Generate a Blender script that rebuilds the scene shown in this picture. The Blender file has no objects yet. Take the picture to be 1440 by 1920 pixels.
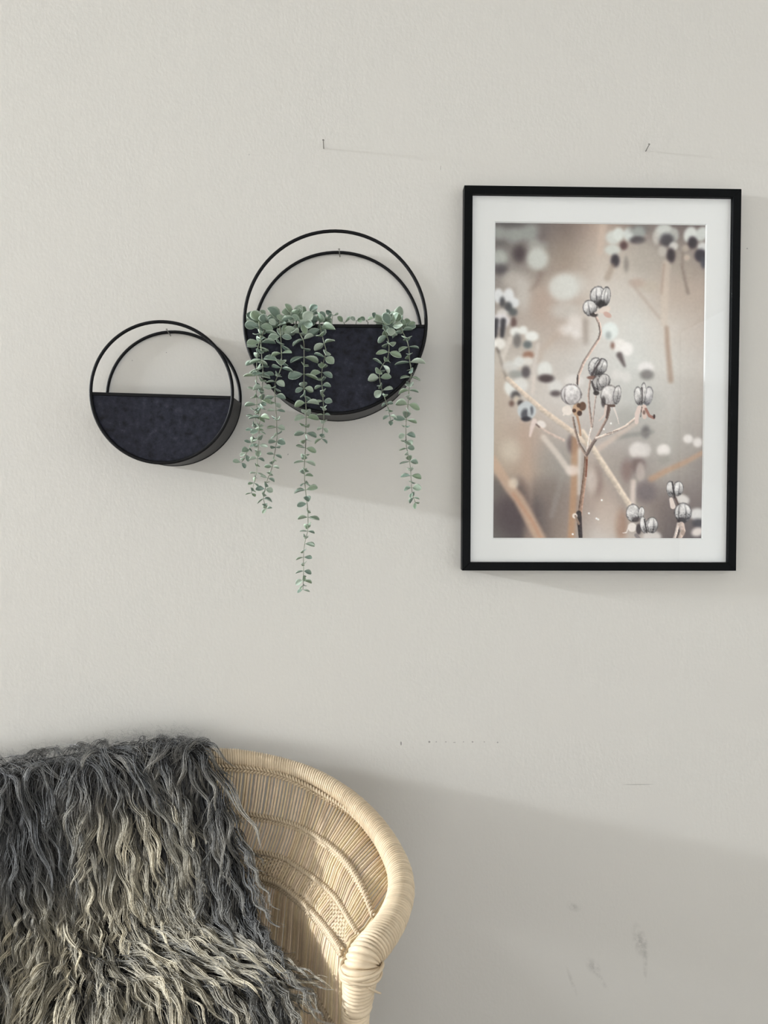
import bpy, math, random
import numpy as np
from mathutils import Vector, Matrix, Quaternion

scene = bpy.context.scene
col = scene.collection
R = math.radians

# ---------------------------------------------------------------- camera
CAM = np.array((0.0, -1.46, 1.35))        # 1.46 m in front of the wall (y = 0)
FPX = 1450.0                               # focal length in pixels of the 1440 x 1920 frame
cam_data = bpy.data.cameras.new('camera')
cam = bpy.data.objects.new('camera', cam_data)
col.objects.link(cam)
cam.location = CAM
cam.rotation_euler = (R(90)-math.atan(35/FPX), 0, -math.atan(37/FPX))
cam_data.sensor_fit = 'VERTICAL'
cam_data.sensor_height = 36.0
cam_data.lens = FPX/1920*36.0
cam_data.clip_start = 0.02
scene.camera = cam
CAMROT = np.array(cam.rotation_euler.to_matrix())

# ---------------------------------------------------------------- view, world, daylight
scene.view_settings.view_transform = 'Standard'
scene.view_settings.look = 'None'
scene.view_settings.gamma = 1.0
scene.view_settings.use_curve_mapping = False
scene.view_settings.exposure = -0.22
world = bpy.data.worlds.new('sky')
scene.world = world
world.use_nodes = True
world.node_tree.nodes['Background'].inputs[0].default_value = (0.80, 0.90, 1.0, 1)
world.node_tree.nodes['Background'].inputs[1].default_value = 1.0

RX0, RX1, RY1, RZ1 = -7.50, 1.75, -4.30, 3.00      # room: left, right, front wall, ceiling
WIN_L = (-0.95, -0.38, 2.61, 2.81)         # left wall transom window: y0, y1, z0, z1
WIN_R = (-3.00, -0.90, 0.12, 2.30)         # right wall window: y0, y1, z0, z1
WIN_F = (-1.15, 0.75, 0.12, 1.50)          # window in the wall behind the camera: x0, x1, z0, z1
def daylight(name, loc, rot, sx, sy, watts, colour):
    l = bpy.data.lights.new(name, 'AREA')
    l.shape = 'RECTANGLE'; l.size = sx; l.size_y = sy; l.energy = watts; l.color = colour
    o = bpy.data.objects.new(name, l); col.objects.link(o)
    o.location = loc; o.rotation_euler = rot
    return o
daylight('window_left_offscreen', (RX0+.02, (WIN_L[0]+WIN_L[1])/2, (WIN_L[2]+WIN_L[3])/2), (0, R(-90), 0),
         WIN_L[3]-WIN_L[2]-.02, WIN_L[1]-WIN_L[0]-.02, 1150, (.90, .955, 1.0))
daylight('window_right_offscreen', (RX1+.06, (WIN_R[0]+WIN_R[1])/2, (WIN_R[2]+WIN_R[3])/2), (0, R(90), 0),
         WIN_R[3]-WIN_R[2]-.06, WIN_R[1]-WIN_R[0]-.06, 14, (.97, .985, 1.0))
daylight('window_front_offscreen', ((WIN_F[0]+WIN_F[1])/2, RY1+.02, (WIN_F[2]+WIN_F[3])/2), (R(90), 0, 0),
         WIN_F[1]-WIN_F[0]-.06, WIN_F[3]-WIN_F[2]-.06, 36, (.97, .985, 1.0))

# ---------------------------------------------------------------- helpers
def at(u, v, d):
    """world point seen at pixel (u, v), d metres in front of the camera measured square to the wall"""
    r = CAMROT @ np.array(((u-720)/FPX, -(v-960)/FPX, -1.0))
    return CAM + r*(d/r[1])

def srgb(r, g, b):
    f = lambda c: (c/255)/12.92 if c/255 <= .04045 else ((c/255+.055)/1.055)**2.4
    return (f(r), f(g), f(b), 1)

def tag(o, label=None, category=None, group=None, kind=None):
    if label: o['label'] = label
    if category: o['category'] = category
    if group: o['group'] = group
    if kind: o['kind'] = kind
    return o

def empty(name, loc=(0, 0, 0)):
    o = bpy.data.objects.new(name, None); col.objects.link(o)
    o.location = Vector([float(c) for c in loc]); o.empty_display_size = .02
    return o

def mesh_obj(name, verts, faces, material, parent=None, smooth=False, colors=None, local=False):
    """link one mesh object; verts are world coordinates unless local"""
    me = bpy.data.meshes.new(name)
    verts = np.asarray(verts, float)
    if parent is not None and not local:
        off = np.array(parent_offset(parent))
        verts = verts-off
    if isinstance(faces, np.ndarray):
        nf, k = faces.shape
        me.vertices.add(len(verts)); me.vertices.foreach_set('co', verts.astype(np.float32).ravel())
        me.loops.add(nf*k); me.loops.foreach_set('vertex_index', faces.astype(np.int32).ravel())
        me.polygons.add(nf); me.polygons.foreach_set('loop_start', np.arange(0, nf*k, k, dtype=np.int32))
        me.update(calc_edges=True)
    else:
        me.from_pydata([tuple(map(float, v)) for v in verts], [], [tuple(map(int, f)) for f in faces])
    if smooth:
        me.polygons.foreach_set('use_smooth', np.ones(len(me.polygons), dtype=bool))
    if colors is not None:
        ca = me.color_attributes.new('Col', 'FLOAT_COLOR', 'POINT')
        c4 = np.ones((len(verts), 4), np.float32); c4[:, :3] = colors
        ca.data.foreach_set('color', c4.ravel())
    me.materials.append(material)
    o = bpy.data.objects.new(name, me); col.objects.link(o)
    if parent is not None: o.parent = parent
    return o

def parent_offset(p):
    t = Vector((0, 0, 0))
    while p is not None:
        t = t+p.location; p = p.parent
    return t

class MB:
    """collects shapes, then links them as one mesh object"""
    def __init__(self): self.v = []; self.f = []; self.c = []
    def add(self, verts, faces, color=None):
        b = len(self.v)
        self.v += [tuple(map(float, x)) for x in verts]
        self.f += [tuple(int(i)+b for i in f) for f in faces]
        if color is not None:
            self.c += list(color)
    def box(self, a, b):
        (x0, y0, z0), (x1, y1, z1) = a, b
        self.add([(x0,y0,z0),(x1,y0,z0),(x1,y1,z0),(x0,y1,z0),(x0,y0,z1),(x1,y0,z1),(x1,y1,z1),(x0,y1,z1)],
                 [(0,3,2,1),(4,5,6,7),(0,1,5,4),(1,2,6,5),(2,3,7,6),(3,0,4,7)])
    def bevel_box(self, a, b, r):
        bm_v = []
        (x0, y0, z0), (x1, y1, z1) = a, b
        import bmesh
        bm = bmesh.new(); bmesh.ops.create_cube(bm, size=1)
        for v in bm.verts:
            v.co = Vector(((x0+x1)/2+v.co.x*(x1-x0), (y0+y1)/2+v.co.y*(y1-y0), (z0+z1)/2+v.co.z*(z1-z0)))
        bmesh.ops.bevel(bm, geom=list(bm.edges), offset=r, segments=2, affect='EDGES', profile=.5)
        bm.verts.index_update()
        self.add([v.co[:] for v in bm.verts], [[v.index for v in f.verts] for f in bm.faces])
        bm.free()
    def tube(self, pts, rad, sides=8, closed=False, caps=True, up=None):
        v, f = tube_geo(pts, rad, sides, closed, caps, up)
        self.add(v, f)
    def build(self, name, material, parent=None, smooth=False, colors=None, local=False):
        return mesh_obj(name, self.v, self.f, material, parent, smooth, colors if colors is not None else (self.c or None), local)

def frames(P, closed=False, up=None):
    P = np.asarray(P, float)
    if closed: T = np.roll(P, -1, 0)-np.roll(P, 1, 0)
    else: T = np.gradient(P, axis=0)
    T /= np.linalg.norm(T, axis=1)[:, None]+1e-12
    if up is not None:
        N = np.asarray(up, float)-T*(T@np.asarray(up, float))[:, None]
        N /= np.linalg.norm(N, axis=1)[:, None]+1e-12
    else:
        n = np.cross(T[0], (0, 0, 1.0))
        if np.linalg.norm(n) < .1: n = np.cross(T[0], (0, 1.0, 0))
        n /= np.linalg.norm(n); N = [n]
        for i in range(1, len(P)):
            n = n-T[i]*np.dot(n, T[i]); n /= np.linalg.norm(n)+1e-12; N.append(n)
        N = np.array(N)
    B = np.cross(T, N)
    return T, N, B

def tube_geo(pts, rad, sides=8, closed=False, caps=True, up=None):
    P = np.asarray(pts, float); n = len(P)
    rad = np.broadcast_to(np.asarray(rad, float), (n,))
    T, N, B = frames(P, closed, up)
    an = np.arange(sides)*2*math.pi/sides
    ring = N[:, None, :]*np.cos(an)[None, :, None]+B[:, None, :]*np.sin(an)[None, :, None]
    V = (P[:, None, :]+ring*rad[:, None, None]).reshape(-1, 3)
    F = []
    m = n if closed else n-1
    for i in range(m):
        a, b = i*sides, ((i+1) % n)*sides
        for k in range(sides):
            k2 = (k+1) % sides
            F.append((a+k, a+k2, b+k2, b+k))
    if caps and not closed:
        F.append(tuple(range(sides-1, -1, -1))); F.append(tuple((n-1)*sides+k for k in range(sides)))
    return V, F

def catmull(P, n):
    """n points along a Catmull-Rom curve through P, evenly spaced by length"""
    P = np.asarray(P, float)
    Q = np.vstack([2*P[0]-P[1], P, 2*P[-1]-P[-2]])
    out = []
    for i in range(len(P)-1):
        p0, p1, p2, p3 = Q[i:i+4]
        for t in np.linspace(0, 1, 24, endpoint=False):
            out.append(.5*((2*p1)+(-p0+p2)*t+(2*p0-5*p1+4*p2-p3)*t*t+(-p0+3*p1-3*p2+p3)*t**3))
    out.append(P[-1]); out = np.array(out)
    s = np.concatenate([[0], np.cumsum(np.linalg.norm(np.diff(out[:, :3], axis=0), axis=1))])
    tt = np.linspace(0, s[-1], n)
    return np.stack([np.interp(tt, s, out[:, k]) for k in range(out.shape[1])], 1)

# ---------------------------------------------------------------- materials
class Mat:
    def __init__(self, name, color=(.5, .5, .5, 1), rough=.5, metal=0., spec=.5):
        self.m = bpy.data.materials.new(name); self.m.use_nodes = True
        self.nt = self.m.node_tree; self.n = self.nt.nodes; self.l = self.nt.links
        self.b = self.n['Principled BSDF']
        self.b.inputs['Base Color'].default_value = color
        self.b.inputs['Roughness'].default_value = rough
        self.b.inputs['Metallic'].default_value = metal
        self.b.inputs['Specular IOR Level'].default_value = spec
        self._co = None
    def node(self, t, **kw):
        n = self.n.new(t)
        for k, v in kw.items(): setattr(n, k, v)
        return n
    def co(self):
        if self._co is None: self._co = self.node('ShaderNodeTexCoord').outputs['Object']
        return self._co
    def noise(self, scale, detail=3, rough=.5, vec=None, dist=0.):
        n = self.node('ShaderNodeTexNoise')
        n.inputs['Scale'].default_value = scale; n.inputs['Detail'].default_value = detail
        n.inputs['Roughness'].default_value = rough; n.inputs['Distortion'].default_value = dist
        self.l.new(vec if vec is not None else self.co(), n.inputs['Vector'])
        return n.outputs['Fac']
    def math(self, op, a, b=None, c=None, clamp=False):
        n = self.node('ShaderNodeMath', operation=op); n.use_clamp = clamp
        for i, x in enumerate((a, b, c)):
            if x is None: continue
            if isinstance(x, (int, float)): n.inputs[i].default_value = x
            else: self.l.new(x, n.inputs[i])
        return n.outputs[0]
    def ramp(self, fac, stops):
        n = self.node('ShaderNodeValToRGB')
        e = n.color_ramp.elements
        while len(e) < len(stops): e.new(.5)
        for k, (p, c) in enumerate(stops): e[k].position = p; e[k].color = c
        self.l.new(fac, n.inputs[0]); return n.outputs[0]
    def mix(self, fac, a, b, blend='MIX'):
        n = self.node('ShaderNodeMix', data_type='RGBA', blend_type=blend)
        for i, x in ((0, fac), (6, a), (7, b)):
            if isinstance(x, (int, float)): n.inputs[i].default_value = x
            elif isinstance(x, tuple): n.inputs[i].default_value = x
            else: self.l.new(x, n.inputs[i])
        return n.outputs[2]
    def bump(self, h, strength=.3, dist=.002, prev=None):
        n = self.node('ShaderNodeBump')
        n.inputs['Strength'].default_value = strength; n.inputs['Distance'].default_value = dist
        self.l.new(h, n.inputs['Height'])
        if prev is not None: self.l.new(prev, n.inputs['Normal'])
        self.l.new(n.outputs[0], self.b.inputs['Normal']); return n.outputs[0]
    def color(self, sock): self.l.new(sock, self.b.inputs['Base Color']); return self
    def attr(self, name='Col'):
        n = self.node('ShaderNodeAttribute'); n.attribute_name = name; return n.outputs['Color']
    def link(self, sock, inp): self.l.new(sock, self.b.inputs[inp])

WALL = (.60, .579, .541, 1)
def wall_material(marks, WALL=WALL):
    m = Mat('painted_plaster', WALL, .62, spec=.3)
    big = m.noise(1.3, 2); c = m.mix(m.math('MULTIPLY', m.math('SUBTRACT', big, .35), .6, clamp=True), WALL, (WALL[0]*1.008, WALL[1]*.991, WALL[2]*1.01, 1))
    if marks:
        sep = m.node('ShaderNodeSeparateXYZ'); m.l.new(m.co(), sep.inputs[0])
        X, Z = sep.outputs[0], sep.outputs[2]
        grain = m.noise(420, 2); smear = m.noise(70, 3, .6)
        for u, v, rx, rz, rot, strength, kind in marks:
            p = at(u, v, 1.46)
            cr, sr = math.cos(rot), math.sin(rot)
            dx = m.math('SUBTRACT', X, float(p[0])); dz = m.math('SUBTRACT', Z, float(p[2]))
            a = m.math('DIVIDE', m.math('ADD', m.math('MULTIPLY', dx, cr), m.math('MULTIPLY', dz, sr)), rx)
            b = m.math('DIVIDE', m.math('SUBTRACT', m.math('MULTIPLY', dz, cr), m.math('MULTIPLY', dx, sr)), rz)
            r = m.math('SQRT', m.math('ADD', m.math('MULTIPLY', a, a), m.math('MULTIPLY', b, b)))
            f = m.math('SUBTRACT', 1.0, r, clamp=True)
            if kind == 'smudge':
                f = m.math('MULTIPLY', m.math('MULTIPLY', f, m.math('MULTIPLY', m.math('SUBTRACT', smear, .38, clamp=True), 5, clamp=True)), m.math('ADD', grain, .2))
            else:
                f = m.math('MULTIPLY', f, 3, clamp=True)
            c = m.mix(m.math('MULTIPLY', f, strength, clamp=True), c, (.22, .21, .20, 1))
    m.color(c)
    mp = m.node('ShaderNodeMapping'); mp.inputs['Scale'].default_value = (1.25, 1, .8); m.l.new(m.co(), mp.inputs[0])
    h = m.math('ADD', m.math('MULTIPLY', m.noise(150, 3, .55, mp.outputs[0]), .8), m.math('MULTIPLY', m.noise(35, 2, .5, mp.outputs[0]), .9))
    m.bump(h, .19, .0016)
    return m.m

# ---- botanical print: colours computed on a fine grid -----------------
def paint_print(W, H):
    jj, ii = np.meshgrid(np.linspace(0, 1, H), np.linspace(0, 1, W), indexing='ij')
    quad = np.array([(930, 411), (1327, 416), (1321, 1011), (923, 1011)], float)
    U = (1-jj)*((1-ii)*quad[0, 0]+ii*quad[1, 0])+jj*((1-ii)*quad[3, 0]+ii*quad[2, 0])
    V = (1-jj)*((1-ii)*quad[0, 1]+ii*quad[1, 1])+jj*((1-ii)*quad[3, 1]+ii*quad[2, 1])
    ctl = np.array([  # background tones, some with glass reflections and haze painted in
        [(92,86,85),(108,102,100),(116,103,97),(165,146,133),(135,122,115),(108,97,95),(104,92,90)],
        [(122,118,115),(134,126,120),(148,134,122),(180,168,157),(172,163,153),(150,140,130),(142,130,121)],
        [(146,137,131),(166,154,145),(166,148,136),(192,184,176),(185,178,170),(172,158,146),(165,150,138)],
        [(158,148,140),(172,160,150),(172,158,147),(196,191,185),(193,191,186),(188,180,172),(172,160,150)],
        [(186,178,168),(186,178,170),(188,182,176),(194,191,187),(192,192,188),(190,186,180),(176,168,160)],
        [(180,170,158),(190,182,175),(194,188,183),(190,186,182),(183,182,178),(182,178,173),(168,160,152)],
        [(174,160,145),(172,152,138),(180,170,163),(178,170,165),(166,161,156),(170,166,160),(152,143,136)],
        [(164,150,134),(168,148,132),(148,140,134),(168,154,144),(142,132,127),(160,154,148),(134,124,118)],
        [(106,97,94),(94,84,83),(136,123,116),(168,152,142),(152,140,132),(112,100,97),(112,100,96)],
        [(98,94,91),(84,75,76),(142,127,117),(184,176,170),(172,161,153),(98,88,86),(84,74,76)]], float)
    def smooth(a, n, axis):
        m = a.shape[axis]
        t = np.linspace(0, m-1, n); i0 = np.minimum(t.astype(int), m-2); f = t-i0
        f = f*f*(3-2*f)*.5+f*.5
        sh = [1]*a.ndim; sh[axis] = n
        f = f.reshape(sh)
        return np.take(a, i0, axis)*(1-f)+np.take(a, i0+1, axis)*f
    img = smooth(smooth(ctl, H, 0), W, 1)
    rng = np.random.default_rng(5)
    def vnoise(scale):
        gx, gy = U/scale, V/scale
        tab = rng.random((256, 256))
        x0 = np.floor(gx).astype(int); y0 = np.floor(gy).astype(int)
        fx = gx-x0; fy = gy-y0
        fx = fx*fx*(3-2*fx); fy = fy*fy*(3-2*fy)
        g = lambda a, b: tab[(y0+b) % 256, (x0+a) % 256]
        return (g(0, 0)*(1-fx)+g(1, 0)*fx)*(1-fy)+(g(0, 1)*(1-fx)+g(1, 1)*fx)*fy
    n_fine = .5*vnoise(2.1)+.5*vnoise(4.2)
    n_mid = vnoise(6)
    def mix(mask, col, al=1.):
        img[:] = img*(1-(mask*al)[..., None])+np.array(col, float)*(mask*al)[..., None]
    def sstep(e0, e1, x):
        t = np.clip((x-e0)/(e1-e0), 0, 1); return t*t*(3-2*t)
    def ell(cx, cy, rx, ry, rot=0):
        c, s = math.cos(math.radians(rot)), math.sin(math.radians(rot))
        x, y = U-cx, V-cy
        a, b = (x*c+y*s)/rx, (-x*s+y*c)/ry
        return a, b, np.sqrt(a*a+b*b)
    def blob(o, x, y, rx, ry, col, al=.9, soft=.35, rot=0):
        k = o[2]
        _, _, r = ell(o[0]+x/k, o[1]+y/k, rx/k, ry/k, rot)
        mix(1-sstep(1-soft, 1+soft, r), col, al)
    def stroke(o, pts, w0, w1, col, al=1., soft=.5, shade=0.):
        k = o[2]
        P = [(o[0]+x/k, o[1]+y/k) for x, y in pts]
        best = np.full(U.shape, 1e9); wid = np.ones(U.shape); side = np.zeros(U.shape)
        n = len(P)-1
        for q in range(n):
            (x0, y0), (x1, y1) = P[q], P[q+1]
            dx, dy = x1-x0, y1-y0; L2 = dx*dx+dy*dy
            t = np.clip(((U-x0)*dx+(V-y0)*dy)/L2, 0, 1)
            d = np.hypot(U-x0-t*dx, V-y0-t*dy)
            w = (w0+(w1-w0)*(q+t)/n)/k/2
            sd = ((U-x0)*dy-(V-y0)*dx)/math.sqrt(L2)
            m = d/w < best
            best = np.where(m, d/w, best); side = np.where(m, sd/w, side)
        mask = 1-sstep(1-soft, 1+soft, best)
        c = np.array(col, float)
        if shade:
            colr = c*(1+shade*np.clip(side, -1, 1))[..., None]+(n_fine-.5)[..., None]*36
            img[:] = img*(1-(mask*al)[..., None])+colr*(mask*al)[..., None]
        else:
            mix(mask, c, al)
    def pod(o, x, y, rx, ry, rot=0, lobes=(-.45, .25), light=(208, 205, 203), dark=(48, 45, 48), dk=.75, frost=1.):
        """crisp frosted seed capsule: ribs, dark underside, speckle, little spikes"""
        k = o[2]
        a, b, r = ell(o[0]+x/k, o[1]+y/k, rx/k, ry/k, rot)
        a = a+(n_mid-.5)*.12
        edge = 1-sstep(.9, 1.08, r+(n_fine-.5)*.12)
        g = np.zeros(U.shape)
        for l in lobes:
            bow = l*np.sqrt(np.clip(1-b*b*.9, .02, 1))
            g = np.maximum(g, np.exp(-((a-bow)/.10)**2)*(.55+.45*np.clip(b, -1, 1)))
        g = np.maximum(g, sstep(.78, 1.0, r)*.75)
        under = sstep(-.35, 1.0, b+.3*a)*dk
        sp = sstep(.52, .74, n_fine)*(.25+.5*sstep(-.3, .8, b))*frost
        t = np.clip(np.maximum(g*1.1, under)*.95+sp*.65, 0, 1)
        c = np.array(light, float)*(1-t[..., None])+np.array(dark, float)*t[..., None]
        c = c+((n_fine-.5)*46+(n_mid-.5)*40)[..., None]
        img[:] = img*(1-edge[..., None])+c*edge[..., None]
    def blur(rad, times=3):
        k = 2*rad+1
        for _ in range(times):
            for ax in (0, 1):
                pw = [(0, 0)]*3; pw[ax] = (rad+1, rad)
                c = np.cumsum(np.pad(img, pw, mode='edge'), axis=ax)
                n = img.shape[ax]
                img[:] = (np.take(c, range(k, k+n), ax)-np.take(c, range(0, n), ax))/k
    A = (920, 400, 6.195); B = (1120, 400, 6.195); C = (920, 700, 6.); D = (1120, 700, 6.)
    LT = (196, 199, 195); WH = (214, 212, 208); DK = (62, 56, 60); BR = (120, 92, 78); TAN = (196, 178, 163)
    # --- far out of focus, upper left
    blob(A, 110, 190, 90, 90, (150, 153, 148), .8, .5); blob(A, 290, 220, 110, 90, (150, 154, 149), .8, .5)
    blob(A, 470, 190, 110, 100, (148, 152, 147), .8, .5); blob(A, 240, 100, 200, 30, (84, 80, 80), .7, .7)
    blob(A, 560, 340, 110, 70, (160, 160, 154), .7, .4); blob(A, 120, 310, 80, 30, (96, 90, 90), .6, .6)
    blob(A, 120, 490, 90, 95, (165, 168, 162), .9, .35); blob(A, 350, 440, 75, 100, (74, 62, 66), .9, .5)
    blob(A, 130, 620, 85, 60, (80, 74, 78), .9, .5); blob(A, 560, 500, 125, 130, (182, 184, 178), .95, .2)
    blob(A, 620, 230, 60, 90, (104, 92, 92), .5, .7)
    blob(A, 270, 740, 110, 100, (184, 178, 170), .6, .5); blob(A, 400, 900, 90, 200, (190, 186, 180), .6, .5)
    stroke(A, [(600, 660), (560, 790), (470, 870)], 60, 30, (126, 108, 98), .6, .8)
    blob(A, 600, 1020, 130, 200, (168, 148, 134), .6, .6)
    blob(A, 860, 830, 175, 160, (196, 197, 192), .85, .2); blob(A, 960, 800, 170, 150, (196, 196, 191), .5, .4)
    blob(A, 880, 1100, 170, 100, (188, 186, 181), .6, .5)
    blob(A, 1000, 1260, 100, 110, (206, 199, 194), .8, .35); blob(A, 880, 1330, 90, 60, (208, 202, 198), .8, .4)
    blob(A, 1010, 1380, 60, 50, (210, 204, 200), .8, .4); stroke(A, [(1110, 1220), (1120, 1480)], 60, 40, (138, 124, 114), .7, .6)
    stroke(A, [(820, 1350), (600, 1560), (560, 1700)], 70, 60, (176, 158, 144), .5, .8)
    blur(2)
    # left cluster
    for x, y, rx, ry in ((105, 930, 62, 85), (225, 925, 62, 85), (290, 1010, 55, 60)):
        blob(A, x, y, rx, ry, (204, 205, 206), .95, .22)
    blob(A, 150, 1000, 30, 60, (70, 70, 74), .9, .4); blob(A, 220, 1060, 45, 60, (72, 74, 78), .9, .4); blob(A, 275, 1120, 50, 45, (86, 90, 92), .9, .4)
    blob(A, 150, 1130, 65, 45, (198, 194, 190), .9, .3); blob(A, 280, 1240, 35, 60, (96, 74, 70), .9, .4)
    blob(A, 130, 1220, 110, 80, (206, 202, 204), .9, .25)
    for x in (70, 150): stroke(A, [(x+10, 1220), (x-5, 1400)], 66, 44, (58, 56, 62), .95, .3)
    stroke(A, [(118, 1190), (100, 1360)], 14, 6, (200, 196, 196), .9, .4)
    blob(A, 110, 1490, 75, 70, (216, 212, 206), .95, .2); blob(A, 60, 1500, 30, 50, (222, 218, 212), .8, .3)
    stroke(A, [(240, 1430), (150, 1660)], 60, 40, (206, 198, 190), .7, .4)
    stroke(A, [(80, 1540), (120, 1610), (150, 1740), (190, 1890), (240, 1960)], 30, 34, (116, 106, 98), .95, .25, -.2)
    stroke(A, [(130, 1600), (190, 1800), (260, 1930)], 30, 60, (208, 202, 194), .7, .4)
    for x, y, rx, ry in ((300, 1350, 62, 58), (390, 1330, 52, 50), (490, 1400, 80, 60)):
        blob(A, x, y, rx, ry, (214, 214, 210), .95, .22)
    blob(A, 320, 1450, 45, 85, (112, 108, 106), .9, .35); blob(A, 440, 1500, 50, 45, (96, 104, 106), .9, .35)
    blob(A, 450, 1620, 65, 45, (146, 104, 84), .85, .3); blob(A, 440, 1690, 60, 50, (208, 204, 198), .9, .25)
    blob(A, 240, 1760, 90, 70, (198, 198, 195), .9, .3); blob(A, 340, 1700, 60, 60, (206, 206, 203), .9, .3)
    blob(A, 300, 1850, 90, 50, (140, 144, 142), .8, .4); blob(A, 420, 1820, 50, 70, (84, 78, 82), .9, .35)
    blob(A, 640, 1800, 85, 105, (208, 208, 204), .95, .2); blob(A, 650, 1890, 90, 45, (86, 74, 74), .9, .4)
    stroke(A, [(560, 1500), (500, 1900)], 40, 50, (200, 192, 186), .6, .5)
    # upper right
    stroke(B, [(80, 90), (40, 420)], 90, 70, (186, 168, 154), .7, .5)
    blob(B, 200, 250, 90, 80, (190, 193, 188), .9, .3); blob(B, 260, 210, 65, 75, (196, 199, 194), .95, .2)
    blob(B, 380, 215, 62, 80, (192, 196, 192), .95, .22); blob(B, 500, 180, 80, 75, (150, 152, 148), .9, .25)
    blob(B, 510, 150, 130, 60, (104, 102, 100), .6, .5); blob(B, 490, 190, 70, 60, (150, 153, 150), .8, .3)
    blob(B, 480, 280, 90, 45, (72, 66, 70), .9, .4); blob(B, 320, 345, 45, 50, (84, 60, 60), .9, .4)
    blob(B, 190, 395, 90, 60, (186, 188, 182), .95, .25); blob(B, 220, 520, 50, 75, (52, 46, 54), .95, .35)
    blob(B, 350, 560, 30, 90, (120, 112, 106), .7, .5); stroke(B, [(190, 580), (130, 720)], 60, 70, (150, 132, 116), .6, .7)
    blob(B, 560, 500, 160, 180, (158, 150, 140), .6, .5)
    blob(B, 480, 780, 90, 50, (164, 138, 124), .6, .6); blob(B, 620, 820, 120, 70, (172, 160, 144), .5, .6)
    blob(B, 790, 190, 105, 100, (184, 186, 181), .95, .22); blob(B, 900, 220, 60, 80, (164, 164, 159), .9, .25)
    blob(B, 700, 250, 45, 80, (180, 176, 170), .8, .3); blob(B, 820, 280, 80, 75, (60, 56, 62), .9, .45)
    blob(B, 900, 350, 52, 48, (186, 183, 178), .95, .18); blob(B, 870, 460, 50, 85, (52, 42, 48), .95, .35)
    blob(B, 770, 410, 50, 60, (176, 170, 162), .8, .3)
    blob(B, 1095, 220, 75, 95, (194, 196, 192), .95, .18, 20); blob(B, 1230, 210, 70, 90, (184, 187, 183), .95, .2, 40)
    blob(B, 1120, 310, 55, 70, (46, 36, 44), .95, .35); blob(B, 1240, 360, 60, 55, (190, 190, 188), .95, .2)
    blob(B, 1215, 460, 70, 75, (44, 38, 50), .95, .3); blob(B, 1255, 540, 40, 70, (64, 64, 74), .9, .4)
    blob(B, 1040, 375, 40, 38, (168, 154, 142), .8, .3); blob(B, 1055, 485, 38, 36, (176, 160, 148), .9, .2)
    stroke(B, [(1010, 420), (1000, 600), (1050, 820), (1070, 900)], 22, 40, (122, 108, 98), .7, .6)
    stroke(B, [(820, 560), (800, 900), (790, 1250)], 90, 80, (192, 178, 164), .55, .6)
    stroke(B, [(790, 560), (760, 900)], 24, 20, (148, 122, 106), .6, .6)
    stroke(B, [(400, 760), (520, 920), (740, 1190)], 44, 30, (166, 150, 138), .6, .6)
    stroke(B, [(820, 1300), (830, 1480), (870, 1920)], 46, 60, (152, 126, 108), .75, .6)
    stroke(B, [(900, 2), (1240, 600)], 4, 4, (150, 140, 130), .1, .6)
    blob(B, 160, 1340, 95, 105, (206, 211, 208), .95, .15); blob(B, 140, 1390, 35, 45, (150, 156, 154), .8, .4)
    blob(B, 270, 1510, 80, 80, (214, 210, 206), .95, .2); blob(B, 360, 1550, 70, 80, (218, 214, 211), .95, .2)
    blob(B, 190, 1510, 22, 40, (120, 84, 72), .9, .4); stroke(B, [(270, 1620), (330, 1750)], 70, 26, (84, 72, 72), .9, .35)
    blob(B, 580, 1770, 90, 70, (212, 208, 206), .9, .25); blob(B, 590, 1850, 80, 60, (118, 114, 112), .9, .4)
    blob(B, 240, 1850, 70, 60, (206, 202, 199), .7, .4); blob(B, 350, 1880, 60, 60, (208, 204, 201), .7, .4)
    # lower half, far stems, one painted glass reflection
    blob(C, 150, 230, 140, 300, (180, 160, 143), .4, .8)
    stroke(C, [(380, 560), (420, 1100), (430, 1860)], 100, 120, (176, 154, 137), .5, .7)  # tan strip: curtain reflection in the glass, painted into the print
    blob(C, 230, 860, 110, 130, (200, 190, 174), .6, .7)
    blob(C, 90, 1250, 110, 120, (96, 90, 88), .7, .7); blob(C, 250, 1580, 200, 220, (80, 68, 72), .8, .6)
    blob(C, 340, 1350, 90, 150, (96, 82, 80), .6, .6)
    stroke(C, [(20, 960), (200, 1250), (330, 1420), (560, 1860)], 110, 130, (186, 158, 136), .85, .4)
    stroke(C, [(260, 1350), (470, 1660), (580, 1880)], 40, 40, (176, 128, 100), .5, .7)
    blob(C, 260, 1230, 55, 60, (204, 192, 176), .8, .4)
    blob(C, 700, 1000, 180, 300, (146, 142, 136), .5, .7); blob(C, 680, 1300, 150, 140, (122, 110, 104), .6, .7)
    stroke(C, [(830, 1100), (690, 1600)], 60, 60, (150, 144, 138), .4, .8)
    stroke(C, [(600, 700), (760, 900), (900, 1100)], 60, 70, (204, 194, 184), .8, .4)
    blob(C, 930, 780, 60, 110, (96, 82, 84), .8, .5)
    stroke(C, [(960, 700), (950, 1200), (910, 1880)], 80, 80, (176, 136, 104), .75, .45)
    stroke(C, [(1010, 850), (1000, 1350)], 40, 30, (206, 200, 194), .7, .4); blob(C, 930, 1080, 70, 60, (212, 200, 192), .8, .4)
    blob(C, 1210, 1200, 70, 180, (132, 110, 102), .6, .6); blob(C, 1150, 1200, 60, 140, (206, 196, 188), .6, .5)
    stroke(C, [(500, 20), (480, 200)], 40, 40, (208, 196, 188), .6, .4)
    blob(C, 230, 150, 65, 90, (212, 212, 208), .95, .2, -20); blob(C, 340, 110, 90, 80, (208, 206, 202), .9, .3)
    blob(C, 290, 230, 55, 55, (74, 70, 72), .9, .35); blob(C, 300, 270, 40, 40, (200, 188, 172), .9, .3)
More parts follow.
